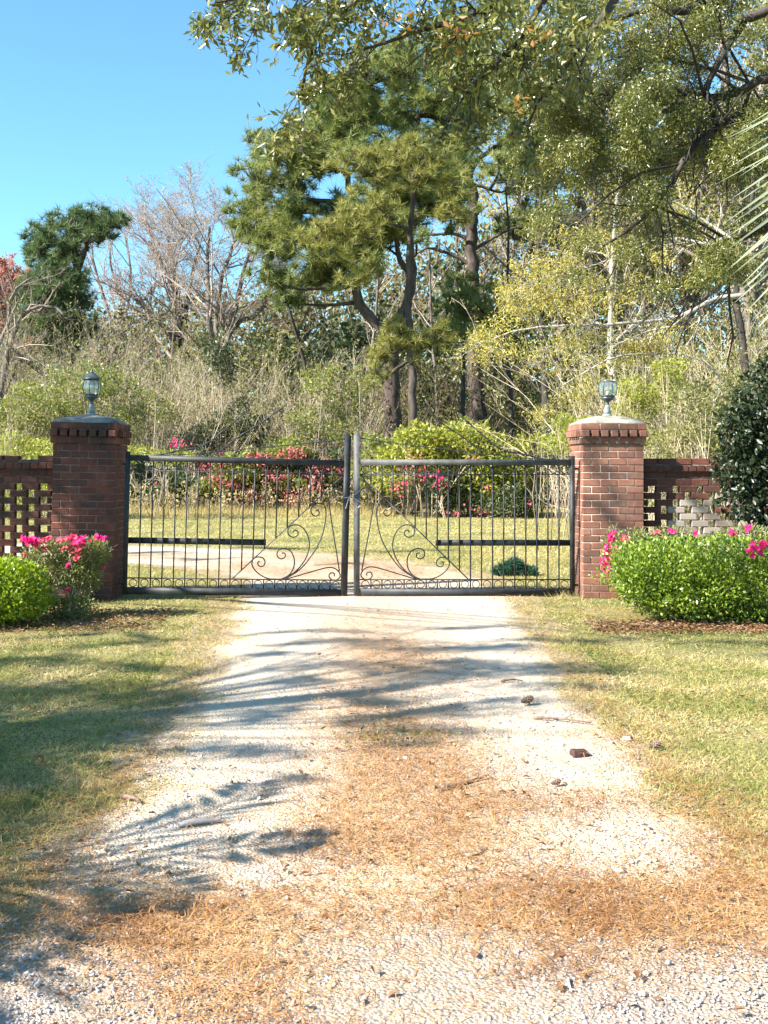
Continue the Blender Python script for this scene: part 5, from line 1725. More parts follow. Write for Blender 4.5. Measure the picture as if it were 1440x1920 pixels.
pads = []
rr = np.random.default_rng(9)
for (gx, gy, z, rx, ry, rz) in (
        (-2.2, 5.2, 4.6, .9, .5, .35), (-2.0, 6.2, 5.0, .9, .45, .35), (-2.6, 7.2, 5.2, 1.0, .4, .3), (-1.5, 5.6, 4.4, .6, .35, .25), (-1.6, 6.9, 5.6, .7, .3, .25), (-2.4, 4.6, 4.0, .7, .4, .3),
        (-2.9, 8.3, 5.6, .9, .22, .22), (-1.7, 7.9, 6.0, .7, .18, .18), (-2.2, 8.9, 6.2, .6, .12, .12), (-1.5, 9.5, 6.4, .6, .12, .12), (-2.8, 9.5, 6.0, .5, .15, .15), (-2.3, 10.0, 6.4, .5, .10, .1),
        (-2.0, 5.0, 4.3, .6, .35, .3), (-2.3, 5.8, 4.9, .7, .35, .3), (-1.75, 6.3, 5.2, .55, .3, .25), (-2.7, 6.5, 5.2, .7, .3, .3), (-1.9, 7.3, 5.8, .6, .22, .2), (-1.6, 4.5, 4.1, .4, .25, .2), (-1.45, 5.2, 4.6, .4, .25, .2), (-3.2, 7.8, 5.6, .7, .25, .25), (-1.35, 6.0, 5.3, .35, .25, .2),
        (1.25, 7.95, 6.7, .7, .32, .16), (.5, 8.0, 6.6, .6, .22, .14), (1.0, 9.0, 7.0, .7, .22, .14), (.1, 9.3, 6.9, .6, .18, .12), (1.5, 7.3, 6.6, .4, .18, .12), (.5, 7.1, 6.4, .5, .18, .12), (1.0, 8.45, 6.9, .5, .16, .12), (.75, 6.35, 6.2, .6, .2, .12), (1.15, 6.75, 6.4, .35, .12, .1), (-.5, 8.0, 6.5, .5, .2, .12), (-.6, 9.2, 6.9, .5, .12, .1), (.5, 5.75, 5.9, .35, .07, .06),
        (-.75, 7.2, 6.2, .7, .22, .16), (-.8, 6.4, 5.8, .55, .25, .16), (-.6, 5.75, 5.6, .6, .20, .14), (-.35, 5.35, 5.4, .30, .08, .06),
        (1.2, 8.2, 6.8, .70, .26, .16), (.9, 7.6, 6.6, .45, .16, .12), (.2, 7.75, 6.5, .4, .12, .1), (1.6, 7.9, 6.8, .35, .14, .1), (.9, 6.55, 6.3, .65, .20, .14), (.85, 6.0, 6.0, .55, .13, .10), (.35, 6.9, 6.3, .4, .10, .10),
        (.6, 9.1, 7.0, .9, .14, .10), (-.2, 9.8, 7.0, .8, .12, .10), (.9, 10.2, 7.2, .9, .12, .10), (-.4, 8.6, 6.8, .5, .12, .1), (1.3, 9.4, 7.2, .5, .1, .1)):
    pads.append((shade_at(gx, gy, z), (rx, ry, rz)))
for q in ((-10.4, 2.6, 6.2, 1.0), (-11.4, 3.4, 5.4, .9), (-10.8, 1.4, 5.2, .9), (-10.0, 1.0, 6.6, .8), (-11.8, 2.4, 6.8, .9)):
    pads.append((q[:3], (q[3], q[3], q[3] * .7)))
shade_tree((-8.2, 3.4), pads, 'spreading shade tree left of the drive throwing broken shadow over lawn and gravel', 1500, .07)
pads = []
for (gx, gy, z, rx, ry, rz) in ((2.4, 9.6, 7.2, .6, .14, .12), (3.2, 9.3, 7.4, .6, .12, .12), (3.6, 8.7, 7.6, .4, .08, .08), (4.0, 9.3, 7.6, .5, .14, .12)):
    pads.append((shade_at(gx, gy, z), (rx, ry, rz)))
for (tx, ty, tz, t, r) in ((-2.9, 12.1, 1.95, 4.3, .55), (-2.9, 12.1, 1.5, 4.5, .45), (-3.2, 12.1, 1.2, 4.7, .4), (-3.7, 12.2, 1.5, 4.6, .6), (-4.2, 12.2, 1.2, 4.6, .55), (-2.6, 12.2, 1.0, 4.9, .28), (3.2, 12.3, .9, 6.8, .22), (3.35, 12.3, 1.2, 6.7, .16), (4.2, 12.5, 1.55, 7.0, .3), (4.6, 12.5, 1.4, 7.2, .35), (3.9, 12.5, 1.6, 7.1, .2), (4.4, 12.5, .85, 7.0, .14)):
    pads.append(((tx - 1.2 * t, ty - .55 * t, tz + t), (r, r * .55, r)))
for q in ((-12.6, 8.4, 6.6, 1.0), (-13.2, 9.4, 5.6, 1.0), (-12.8, 10.4, 6.4, .9), (-13.6, 8.0, 7.4, .9)):
    pads.append((q[:3], (q[3], q[3], q[3] * .7)))
shade_tree((-8.6, 9.4), pads, 'leafy shade tree left of the gate darkening the left pillar', 1800, .07)


pads = []
for (gx, gy, z, rx, ry, rz) in ((-3.4, 18.6, 7, 1.1, .22, .2), (-2.2, 17.4, 7.2, .9, .18, .15), (-4.6, 17.4, 7, 1.0, .2, .2), (-1.0, 19.6, 7.4, 1.2, .25, .2), (1.2, 19.0, 7.6, 1.2, .25, .2), (-.2, 16.4, 7.2, .8, .12, .12), (-5.5, 15.6, 6.6, 1.1, .4, .3)):
    pads.append((shade_at(gx, gy, z), (rx, ry, rz)))
shade_tree((-12.2, 14.6), pads, 'leafy shade tree left of the bending drive beyond the gate', 1300, .08)


# ------------------------------------------------------------------ brush and shrubs behind the gate
def bush(name, label, pads_px, Y, mat, nleaf, leaf, stems=30, group=None, fl=None, cat='shrub', stem_mat='twig_tan', kind_fl=None, wd=.5):
    base = W(np.mean([p[0] for p in pads_px]), HOR, Y) * [1, 1, 0]
    root = plant_root(name, base, label, cat, group)
    mb, tw = MB(), MB()
    more = []
    for (px, py, rx, ry, *dy) in pads_px:       # small sprays make the outline ragged
        for _ in range(3):
            a = RG.uniform(-.3, 3.44)
            more.append((px + math.cos(a) * rx * 1.0, py - math.sin(a) * ry * 1.05, rx * RG.uniform(.2, .4), ry * RG.uniform(.25, .5)))
    pads_px = list(pads_px) + more
    tot = sum(p[2] * p[3] for p in pads_px)
    for (px, py, rx, ry, *dy) in pads_px:
        yy = Y + (dy[0] if dy else RG.uniform(-.6, .6))
        c = W(px, py, yy)
        r = np.array((rx * yy / FPX, rx * yy / FPX * .8 + .3, ry * yy / FPX))
        n = int(nleaf * rx * ry / tot)
        C, d = pad_points(c, r, n, .25)
        C = C + .10 * r.mean() * np.stack([snoise(C[:, 2], C[:, 1], 5, 1), snoise(C[:, 0], C[:, 2], 5, 2), snoise(C[:, 0], C[:, 1], 5, 3)], 1)
        C[:, 2] = np.abs(C[:, 2])
        L_ = leaf * RG.uniform(.65, 1.35, n)
        cards(mb, C, unit(d * .6 + rand_dirs(n)), unit(rand_dirs(n) + np.array([-.2, -.2, .5])), L_, L_ * wd, .12)
        ns = max(2, stems // len(pads_px))
        tip, _ = pad_points(c, r * 1.05, ns, .6)
        tip[:, 2] = np.abs(tip[:, 2])
        b = np.stack([RG.normal(size=ns) * r[0] * .35 + c[0], RG.normal(size=ns) * .3 + yy, np.zeros(ns)], 1)
        mid = (b + tip) / 2 + RG.normal(size=(ns, 3)) * .12
        P = np.stack([b, mid, tip], 1)
        th = min(1.0, Y / 34.0)
        Rr = np.tile([.016, .011, .005], (ns, 1)) * th
        tubes(tw, P, Rr, 4)
        P2, R2 = grow(P, Rr, 8, .3, .4, .8, 4, .12, .25, .6, minr=.006 * th)
        tubes(tw, P2, R2, 3)
    mb.obj('foliage', M[mat], root, kind='stuff')
    tw.obj('stems', M[stem_mat], root, kind='stuff')
    if fl:
        for (px, py, rx, ry, cnt, ks) in fl:
            yy = Y - 1.0
            for _ in range(int(cnt * 1.5)):
                p = W(px + RG.normal() * rx, py + RG.normal() * ry, yy + RG.uniform(-.3, .3))
                d = Vector((-.4, -.8, .4)) + Vector(RG.normal(size=3)) * .4
                s = RG.uniform(1.2, 2.0)
                inst('flower', (FL if ks == 0 else FC)[int(RG.integers(3))], root, Vector(p) - root.location, d.to_track_quat('Z', 'Y').to_euler(), (s, s, s))
    return root


G2 = 'shrubs in the bank behind the gate'
bush('evergreen_shrub', 'brown-green tangled shrub filling the bank between the red azaleas', [(390, 900, 44, 40), (450, 920, 50, 34), (530, 930, 50, 28), (600, 920, 44, 34), (640, 900, 34, 44), (480, 890, 50, 34), (350, 890, 40, 30), (560, 890, 50, 34)], 34.6, 'shrub_dark', 15000, .12, 60, G2)
bush('azalea_mound', 'large rounded yellow-green azalea mound with pink blooms behind the right gate leaf',
     [(850, 830, 70, 34), (910, 850, 60, 40), (780, 850, 60, 34), (960, 880, 44, 50), (830, 880, 60, 40), (900, 900, 70, 50), (740, 890, 50, 40), (1000, 900, 26, 44), (800, 815, 40, 20), (870, 805, 40, 16)], 31.5, 'shrub_bright', 15000, .13, 70, G2,
     [(775, 860, 12, 6, 8, 1), (770, 880, 14, 10, 12, 1), (828, 905, 9, 9, 20, 0), (815, 892, 8, 6, 10, 0), (790, 890, 12, 8, 10, 1), (890, 858, 6, 5, 5, 1), (890, 955, 16, 6, 9, 1), (845, 960, 10, 5, 6, 1), (995, 945, 4, 4, 4, 1), (915, 920, 8, 6, 5, 1), (745, 925, 10, 10, 8, 1), (760, 905, 10, 8, 8, 1)], 'flowering shrub')
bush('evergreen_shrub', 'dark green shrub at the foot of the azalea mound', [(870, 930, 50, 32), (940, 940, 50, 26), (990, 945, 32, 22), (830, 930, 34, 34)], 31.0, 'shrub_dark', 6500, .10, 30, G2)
bush('evergreen_shrub', 'mixed green shrub just right of the meeting stiles', [(700, 880, 40, 40), (690, 920, 30, 36), (735, 930, 36, 30), (710, 840, 30, 24)], 33.0, 'shrub', 5500, .10, 46, G2, stem_mat='twig_grey')
bush('dying_azalea', 'azalea with withered dark red leaves behind the left gate leaf', [(500, 865, 50, 22), (545, 850, 40, 18), (450, 885, 50, 24), (520, 910, 55, 30), (590, 890, 36, 30), (420, 910, 40, 28), (560, 930, 36, 20)], 34, 'shrub', 21000, .12, 90, G2,
     [(490, 855, 24, 6, 9, 1), (555, 848, 14, 8, 5, 1), (410, 880, 8, 14, 7, 0), (417, 905, 6, 10, 8, 0)], 'flowering shrub')
# withered leaves of that azalea are a look of their own
dm = MB()
for (px, py, rx, ry, m) in ((485, 862, 40, 14, 330), (550, 848, 30, 12, 240), (590, 900, 22, 34, 300), (520, 895, 30, 24, 260), (440, 900, 30, 20, 220), (545, 930, 30, 18, 160), (400, 890, 20, 20, 120), (420, 870, 26, 16, 160), (610, 870, 24, 18, 160), (470, 930, 40, 16, 160), (380, 870, 20, 14, 90), (640, 880, 16, 20, 90)):
    m = int(m * .40)
    C, d = pad_points(W(px, py, 32.9), (rx * .0168, .5, ry * .0168), m, .1)
    cards(dm, C, unit(rand_dirs(m) + [0, 0, -.5]), rand_dirs(m), .13, .05)
az_dead = [o for o in bpy.data.objects if o.name.startswith('dying_azalea')][0]
dm.obj('withered_leaves', M['red_dead'], az_dead, kind='stuff')
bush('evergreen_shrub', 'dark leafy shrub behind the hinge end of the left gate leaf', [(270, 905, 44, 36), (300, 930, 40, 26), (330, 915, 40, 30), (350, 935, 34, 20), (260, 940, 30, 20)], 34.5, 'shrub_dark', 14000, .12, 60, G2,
     [(335, 828, 7, 6, 14, 0), (350, 834, 5, 3, 4, 1), (295, 910, 10, 6, 7, 1)])
bush('evergreen_shrub', 'dark evergreen shrub in the hollow of the brush above the left gate leaf', [(440, 790, 50, 34), (390, 820, 44, 26), (470, 820, 40, 22), (405, 660, 28, 38), (420, 700, 24, 24)], 37.5, 'shrub_dark', 5200, .12, 36, G2)
bush('evergreen_shrub', 'grey-green shrub hung with vines behind the left lamp', [(180, 715, 50, 30), (230, 760, 50, 34), (110, 745, 60, 40), (60, 770, 60, 44), (150, 790, 60, 40), (20, 800, 50, 44), (90, 820, 70, 30), (250, 800, 34, 34), (300, 770, 34, 28), (210, 720, 40, 26)], 36, 'shrub', 13500, .10, 90, G2)
bush('evergreen_shrub', 'low yellow-green shrub behind the left brick wall', [(40, 840, 50, 22), (100, 850, 50, 22), (30, 880, 50, 30), (100, 890, 40, 30), (60, 920, 60, 30), (250, 850, 40, 16), (320, 860, 40, 16), (30, 950, 50, 20)], 30, 'shrub_bright', 8000, .09, 50, G2)
bush('evergreen_shrub', 'pale green shrub with arching twigs above the meeting stiles', [(600, 720, 40, 30), (650, 760, 44, 34), (590, 790, 44, 30), (640, 810, 40, 26), (560, 830, 50, 22), (680, 720, 30, 26)], 36, 'shrub', 6500, .10, 60, G2, stem_mat='twig_grey')
bush('evergreen_shrub', 'sunlit leafy shrub right of the broken lamp', [(1190, 740, 30, 26), (1220, 760, 36, 26), (1180, 780, 34, 20), (1250, 730, 34, 24), (1080, 800, 40, 20), (1050, 830, 44, 22), (1200, 820, 50, 24), (1265, 690, 30, 20)], 19, 'shrub_bright', 8000, .06, 40, G2)
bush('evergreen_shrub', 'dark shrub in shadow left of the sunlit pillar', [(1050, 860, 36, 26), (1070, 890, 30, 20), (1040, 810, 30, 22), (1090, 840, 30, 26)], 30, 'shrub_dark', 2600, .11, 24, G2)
bush('evergreen_shrub', 'twiggy olive shrub behind the right brick wall', [(1270, 830, 60, 40), (1340, 800, 60, 50), (1400, 780, 60, 60), (1240, 880, 50, 40), (1330, 890, 70, 40), (1300, 760, 50, 30), (1420, 880, 60, 50), (1280, 940, 70, 30), (1380, 950, 70, 30)], 17, 'olive', 15000, .055, 80, G2, stem_mat='twig_tan')


def brush(label, px0, px1, y_near, y_far, n, hmin, hmax, mat, seed, leafm=None, nl=0, r=.014, lean=.18, leaf=.11):
    rg = np.random.default_rng(seed)
    Y = rg.uniform(y_near, y_far, n)
    X = (rg.uniform(px0, px1, n) - VPX) * Y / FPX
    h = rg.uniform(hmin, hmax, n)
    d = rg.normal(size=(n, 2)) * lean
    P = np.zeros((n, 5, 3))
    for k in range(5):
        f = k / 4
        P[:, k, 0] = X + d[:, 0] * h * f ** 1.5 + rg.normal(size=n) * .06
        P[:, k, 1] = Y + d[:, 1] * h * f ** 1.5
        P[:, k, 2] = h * f
    Rr = r * rg.uniform(.7, 1.5, (n, 1)) * np.array([[1, .9, .75, .55, .3]])
    mb = MB()
    tubes(mb, P, Rr, 3, cap=False)
    P2, R2 = grow(P, Rr, 5, .35, .28, .55, 3, .2, .15, .6, minr=.007)
    tubes(mb, P2, R2, 3)
    P3, R3 = grow(P2, R2, 1, .25, .6, .6, 3, .15, .2, .7, minr=.006)
    tubes(mb, P3, R3, 3)
    o = mb.obj('undergrowth', M[mat])
    tag(o, label, 'undergrowth', kind='stuff')
    if leafm:
        i = rg.integers(len(P3), size=nl)
        C = P3[i, rg.integers(0, 3, size=nl)] + rg.normal(size=(nl, 3)) * .12
        lb = MB()
        cards(lb, C, rand_dirs(nl, rg), rand_dirs(nl, rg), leaf * rg.uniform(.6, 1.3, nl), leaf * .5)
        l = lb.obj('leafage', M[leafm], o, kind='stuff')
    return o


brush('tall dry tan stems of the thicket behind the left gate leaf', 150, 700, 36.5, 44, 620, 2.0, 5.4, 'twig_tan', 51, 'olive', 24000, lean=.32)
brush('grey twiggy thicket rising behind the left pillar', -120, 420, 44, 52, 560, 3.0, 8.0, 'twig_grey', 52, 'olive', 26000, .016, .34)
brush('brown undergrowth among the pine trunks', 560, 1150, 42, 52, 560, 2.5, 6.5, 'twig_brown', 53, 'olive', 20000, .016, .30)
brush('tan twiggy thicket behind the right wall', 1120, 1560, 22, 32, 330, 2.0, 5.2, 'twig_tan', 54, 'olive', 26000, .009, .5, leaf=.09)
brush('dry weeds along the edge of the left bank', 230, 720, 32.5, 34.0, 220, .3, .9, 'twig_tan', 55, 'straw_grass', 1500, .008, .25, .14)


# the far woods: one mass of trunks and foliage closing the view
def far_woods():
    rg = np.random.default_rng(60)
    fo, tk = MB(), MB()
    n = 230
    Y = rg.uniform(58, 88, n)
    X = rg.uniform(-48, 60, n)
    px = VPX + X / Y * FPX
    top = np.interp(px, [-300, 60, 260, 430, 560, 900, 1200, 1500], [640, 620, 590, 560, 520, 420, 330, 280])
    H = (HOR - top) * Y / FPX + CAM_H
    H *= rg.uniform(.8, 1.02, n)
    P = np.zeros((n, 5, 3))
    for k in range(5):
        f = k / 4
        P[:, k] = np.stack([X + rg.normal(size=n) * .25 * k, Y, H * f], 1)
    Rr = rg.uniform(.10, .26, (n, 1)) * np.linspace(1, .3, 5)[None]
    tubes(tk, P, Rr, 5, cap=False)
    P2, R2 = grow(P, Rr, 7, .35, .25, .8, 4, .25, .2, .45, minr=.015)
    tubes(tk, P2, R2, 3)
    P3, R3 = grow(P2, R2, 3, .25, .5, .7, 3, .15, .22, .6, minr=.012)
    tubes(tk, P3, R3, 3)
    m = 36000
    i = rg.integers(len(P3), size=m)
    C = P3[i, rg.integers(0, 3, size=m)] + rg.normal(size=(m, 3)) * .6
    cards(fo, C, rand_dirs(m, rg), rand_dirs(m, rg), rg.uniform(.18, .40, m), rg.uniform(.13, .24, m))
    # low growth hides the foot of the woods
    m = 44000
    Yl = rg.uniform(56, 92, m)
    Xl = rg.uniform(-52, 64, m)
    pl = VPX + Xl / Yl * FPX
    tl = np.interp(pl, [-300, 60, 260, 430, 560, 800, 1000, 1200, 1500], [640, 620, 590, 560, 540, 490, 430, 380, 330])
    Hl = (HOR - tl) * Yl / FPX + CAM_H + .8 * snoise(Xl, Yl, .8, 61)
    C = np.stack([Xl, Yl, Hl * rg.uniform(0, 1, m) ** 1.15], 1)
    cards(fo, C, rand_dirs(m, rg), rand_dirs(m, rg), rg.uniform(.18, .42, m), rg.uniform(.13, .24, m))
    m = 36000
    Yl = rg.uniform(84, 104, m)
    Xl = rg.uniform(-62, 80, m)
    pl = VPX + Xl / Yl * FPX
    Hl = (HOR - np.interp(pl, [-300, 60, 260, 430, 560, 800, 1000, 1200, 1500], [630, 610, 580, 560, 530, 470, 400, 350, 300])) * Yl / FPX + CAM_H + 1.2 * snoise(Xl, Yl, .5, 62)
    C = np.stack([Xl, Yl, Hl * rg.uniform(0, 1, m)], 1)
    cards(fo, C, rand_dirs(m, rg), rand_dirs(m, rg), rg.uniform(.4, .9, m), rg.uniform(.35, .6, m))
    t = tk.obj('far_woods', M['twig_brown'])
    tag(t, 'hazy mass of far woodland closing the view behind the thicket', 'woods', kind='stuff')
    fo.obj('foliage', M['woods'], t, kind='stuff')


far_woods()


def understory(label, pxa, pxb, ya, yb, tops, mat, n, leaf, seed):
    rg = np.random.default_rng(seed)
    Y = rg.uniform(ya, yb, n)
    px = rg.uniform(pxa, pxb, n)
    X = (px - VPX) * Y / FPX
    top = np.interp(px, [t[0] for t in tops], [t[1] for t in tops])
    H = ((HOR - top) * Y / FPX + CAM_H) * (.82 + .28 * snoise(X, Y, 1.1, seed))
    lump = snoise(X * 1.0 + Y * .5, H * 0 + Y, 1.6, seed + 1)
    z = H * rg.uniform(0, 1, n) ** .8
    keep = rg.uniform(size=n) < .55 + .5 * snoise(X + z * .6, z - X * .3, 1.5, seed + 2)
    C = np.stack([X, Y, z], 1)[keep]
    m = len(C)
    mb = MB()
    L_ = leaf * rg.uniform(.6, 1.4, m)
    cards(mb, C, unit(rand_dirs(m, rg) + [0, 0, .2]), unit(rand_dirs(m, rg) + [-.2, -.3, .4]), L_, L_ * .6)
    o = mb.obj('undergrowth', M[mat])
    tag(o, label, 'undergrowth', kind='stuff')


understory('dark leafy understory between the pine trunks', 540, 1180, 47, 56, [(540, 590), (700, 550), (900, 510), (1180, 490)], 'shrub_dark', 34000, .30, 101)
understory('olive green understory behind the left thicket', -120, 560, 47, 56, [(-120, 670), (100, 640), (300, 610), (560, 560)], 'olive', 28000, .24, 102)
understory('brown and green leafage filling the gaps behind the pines', 480, 1250, 56, 62, [(480, 570), (700, 520), (900, 470), (1250, 440)], 'woods', 30000, .34, 105)
understory('yellowish young growth in front of the dark understory', 560, 1180, 43, 47, [(560, 720), (800, 740), (1000, 690), (1180, 640)], 'shrub', 9000, .18, 103)
understory('olive leafage among the twigs behind the right wall', 1120, 1560, 33, 42, [(1120, 600), (1300, 560), (1560, 540)], 'woods', 20000, .17, 104)

# ------------------------------------------------------------------ ground cover
def scatter_grass():
    rg = np.random.default_rng(70)
    # near lawn
    n = 390000
    # denser towards the camera: choose depth by picture rows
    v = rg.uniform(0, 1, n)
    Y = 2.6 * (13.5 / 2.6) ** v
    px = rg.uniform(-330, 1760, n)
    X = (px - VPX) * Y / FPX
    d = road_d(X, Y) + .02 + 0.13 * snoise(X, Y, 4.0, 71) + .10 * snoise(X, Y, 11, 72)
    keep = (d > 0) | ((d > -.22) & (rg.uniform(size=n) < .25)) | (rg.uniform(size=n) < .002)
    keep &= (d > .12) | (rg.uniform(size=n) < .35 + 5.0 * np.clip(d, 0, .12))
    bare = snoise(X, Y, 2.1, 75)
    keep &= ~((bare > .75) & (rg.uniform(size=n) < .7))
    bed = ((X > 2.5) & (Y > 9.85) & (Y < 11.4)) | ((X < -2.55 + .25 * (snoise(X, Y, 3, 7))) & (Y > 9.5) & (Y < 11.6))
    keep &= ~(bed & (rg.uniform(size=n) < .93))
    inpil = ((np.abs(X - LP[0]) < .37) & (np.abs(Y - LP[1]) < .37)) | ((np.abs(X - RP[0]) < .37) & (np.abs(Y - RP[1]) < .37))
    X, Y = X[keep & ~inpil], Y[keep & ~inpil]
    n = len(X)
    C = np.stack([X, Y, np.where(road_d(X, Y) < .42, .009, .002)], 1)
    D = unit(rg.normal(size=(n, 3)) * [1, 1, .3] + [0.1, 0, .62])
    L_ = rg.uniform(.018, .05, n) * (1 + .35 * snoise(X, Y, 2.5, 74))
    mb = MB()
    S = unit(np.cross(D, rg.normal(size=(n, 3)))) * (rg.uniform(.0012, .0026, n) * (0.7 + Y / 9))[:, None]
    V = np.stack([C - S, C + S, C + D * L_[:, None]], 1).reshape(-1, 3)
    mb.add(V, np.arange(n * 3).reshape(-1, 3))
    o = mb.obj('grass', M['grass'])
    tag(o, 'short half-dormant lawn grass on both sides of the drive', 'grass', kind='stuff')
    # lawn behind the gate
    n = 105000
    v = rg.uniform(0, 1, n)
    Y = 13.2 * (37 / 13.2) ** v
    px = rg.uniform(-60, 1500, n)
    X = (px - VPX) * Y / FPX
    d = road_d(X, Y) + .25 * snoise(X, Y, 2.0, 76)
    keep = (d > 0) | (rg.uniform(size=n) < .02)
    X, Y = X[keep], Y[keep]
    n = len(X)
    C = np.stack([X, Y, np.zeros(n)], 1)
    D = unit(rg.normal(size=(n, 3)) * [1, 1, .3] + [0.1, 0, .7])
    S = unit(np.cross(D, rg.normal(size=(n, 3)))) * (.004 * Y / 15)[:, None]
    L_ = rg.uniform(.03, .09, n) * (1 + .4 * snoise(X, Y, 1.1, 77))
    mb = MB()
    V = np.stack([C - S, C + S, C + D * L_[:, None]], 1).reshape(-1, 3)
    mb.add(V, np.arange(n * 3).reshape(-1, 3))
    o = mb.obj('grass', M['grass_far'])
    tag(o, 'sunny yellowish lawn beyond the gate', 'grass', kind='stuff')
    # taller straw-coloured grass against the bank
    n = 13000
    Y = rg.uniform(31.3, 33.6, n)
    X = (rg.uniform(220, 740, n) - VPX) * Y / FPX
    C = np.stack([X, Y, np.zeros(n)], 1)
    D = unit(rg.normal(size=(n, 3)) * [.5, .5, .2] + [0, 0, 1.0])
    S = unit(np.cross(D, rg.normal(size=(n, 3)))) * .012
    L_ = rg.uniform(.12, .5, n) * np.clip((Y - 30.8) / 2.2, .3, 1.2)
    mb = MB()
    mb.add(np.stack([C - S, C + S, C + D * L_[:, None]], 1).reshape(-1, 3), np.arange(n * 3).reshape(-1, 3))
    o = mb.obj('tall_grass', M['straw_grass'])
    tag(o, 'uncut straw-coloured grass along the foot of the bank', 'grass', kind='stuff')


scatter_grass()


def scatter_straw():
    rg = np.random.default_rng(80)
    n = 420000
    v = rg.uniform(0, 1, n)
    Y = 2.6 * (19 / 2.6) ** v
    X = (rg.uniform(-100, 1540, n) - VPX) * Y / FPX
    a = straw_amt(X, Y)
    d = road_d(X, Y)
    a = np.where(d > 0, np.clip(.75 * np.exp(-d * 4.5) + .10 + .16 * snoise(X, Y, 1.7, 85), 0.015, 1), np.maximum(a + .03, .55 * np.clip(1 + d / .22, 0, 1)))
    bed = ((X > 2.4) & (Y > 9.7) & (Y < 11.4)) | ((X < -2.2) & (Y > 9.6) & (Y < 11.4))
    a = np.where(bed, .5, a)
    keep = rg.uniform(size=n) < a * .42
    X, Y, bed = X[keep], Y[keep], bed[keep]
    n = len(X)
    C = np.stack([X, Y, .012 + rg.uniform(0, .02, n)], 1)
    th = rg.uniform(0, math.pi * 2, n)
    D = np.stack([np.cos(th), np.sin(th), rg.normal(size=n) * .12], 1)
    L_ = rg.uniform(.03, .09, n)
    S = unit(np.cross(D, [0, 0, 1.0])) * (rg.uniform(.0008, .0016, n) * (.6 + Y / 8))[:, None]
    mid = C + D * L_[:, None] * .5 + np.stack([rg.normal(size=n) * .006, rg.normal(size=n) * .006, np.abs(rg.normal(size=n)) * .005], 1)
    E = C + D * L_[:, None]
    E[:, 2] = np.maximum(E[:, 2], .01)
    V = np.stack([C - S, C + S, mid + S, mid - S, E], 1).reshape(-1, 3)
    o5 = (np.arange(n) * 5)[:, None]
    mb = MB()
    mb.add(V, o5 + np.array([[3, 2, 4]]), o5 + np.array([[0, 1, 2, 3]]))
    o = mb.obj('pine_straw', M['straw'])
    tag(o, 'rust-coloured fallen pine needles strewn over the gravel', 'pine straw', kind='stuff')
    # dead leaves
    n = 9000
    Y = 2.6 * (13 / 2.6) ** rg.uniform(0, 1, n)
    X = (rg.uniform(-100, 1540, n) - VPX) * Y / FPX
    bed = ((X > 2.4) & (Y > 9.75) & (Y < 11.4)) | ((X < -1.9) & (Y > 9.6) & (Y < 11.4))
    d = road_d(X, Y)
    keep = rg.uniform(size=n) < np.where(bed, 1.0, np.where(d > 0, .22, .05 + .16 * straw_amt(X, Y)))
    X, Y = X[keep], Y[keep]
    n = len(X)
    C = np.stack([X, Y, .014 + rg.uniform(0, .02, n)], 1)
    th = rg.uniform(0, 6.28, n)
    D = np.stack([np.cos(th), np.sin(th), rg.normal(size=n) * .2], 1)
    L_ = rg.uniform(.022, .05, n)
    mb = MB()
    cards(mb, C, D, unit(rg.normal(size=(n, 3)) * .35 + [0, 0, 1]), L_, L_ * .45, .25, .1)
    # extra thickness of litter under the hedges
    m = 5000
    sx = rg.uniform(size=m) < .6
    C = np.stack([np.where(sx, rg.uniform(2.3, 5.2, m), rg.uniform(-3.8, -1.75, m)), np.where(sx, 9.75 + .12 * rg.normal(size=m) + rg.uniform(0, .6, m), rg.uniform(9.75, 11.3, m)), .012 + rg.uniform(0, .03, m)], 1)
    th = rg.uniform(0, 6.28, m)
    D = np.stack([np.cos(th), np.sin(th), rg.normal(size=m) * .2], 1)
    cards(mb, C, D, unit(rg.normal(size=(m, 3)) * .5 + [0, 0, 1]), rg.uniform(.03, .06, m), .02, .25, .1)
    o = mb.obj('leaf_litter', M['litter'])
    tag(o, 'brown dead leaves scattered on the lawn, gravel and under the hedges', 'dead leaves', kind='stuff')


scatter_straw()


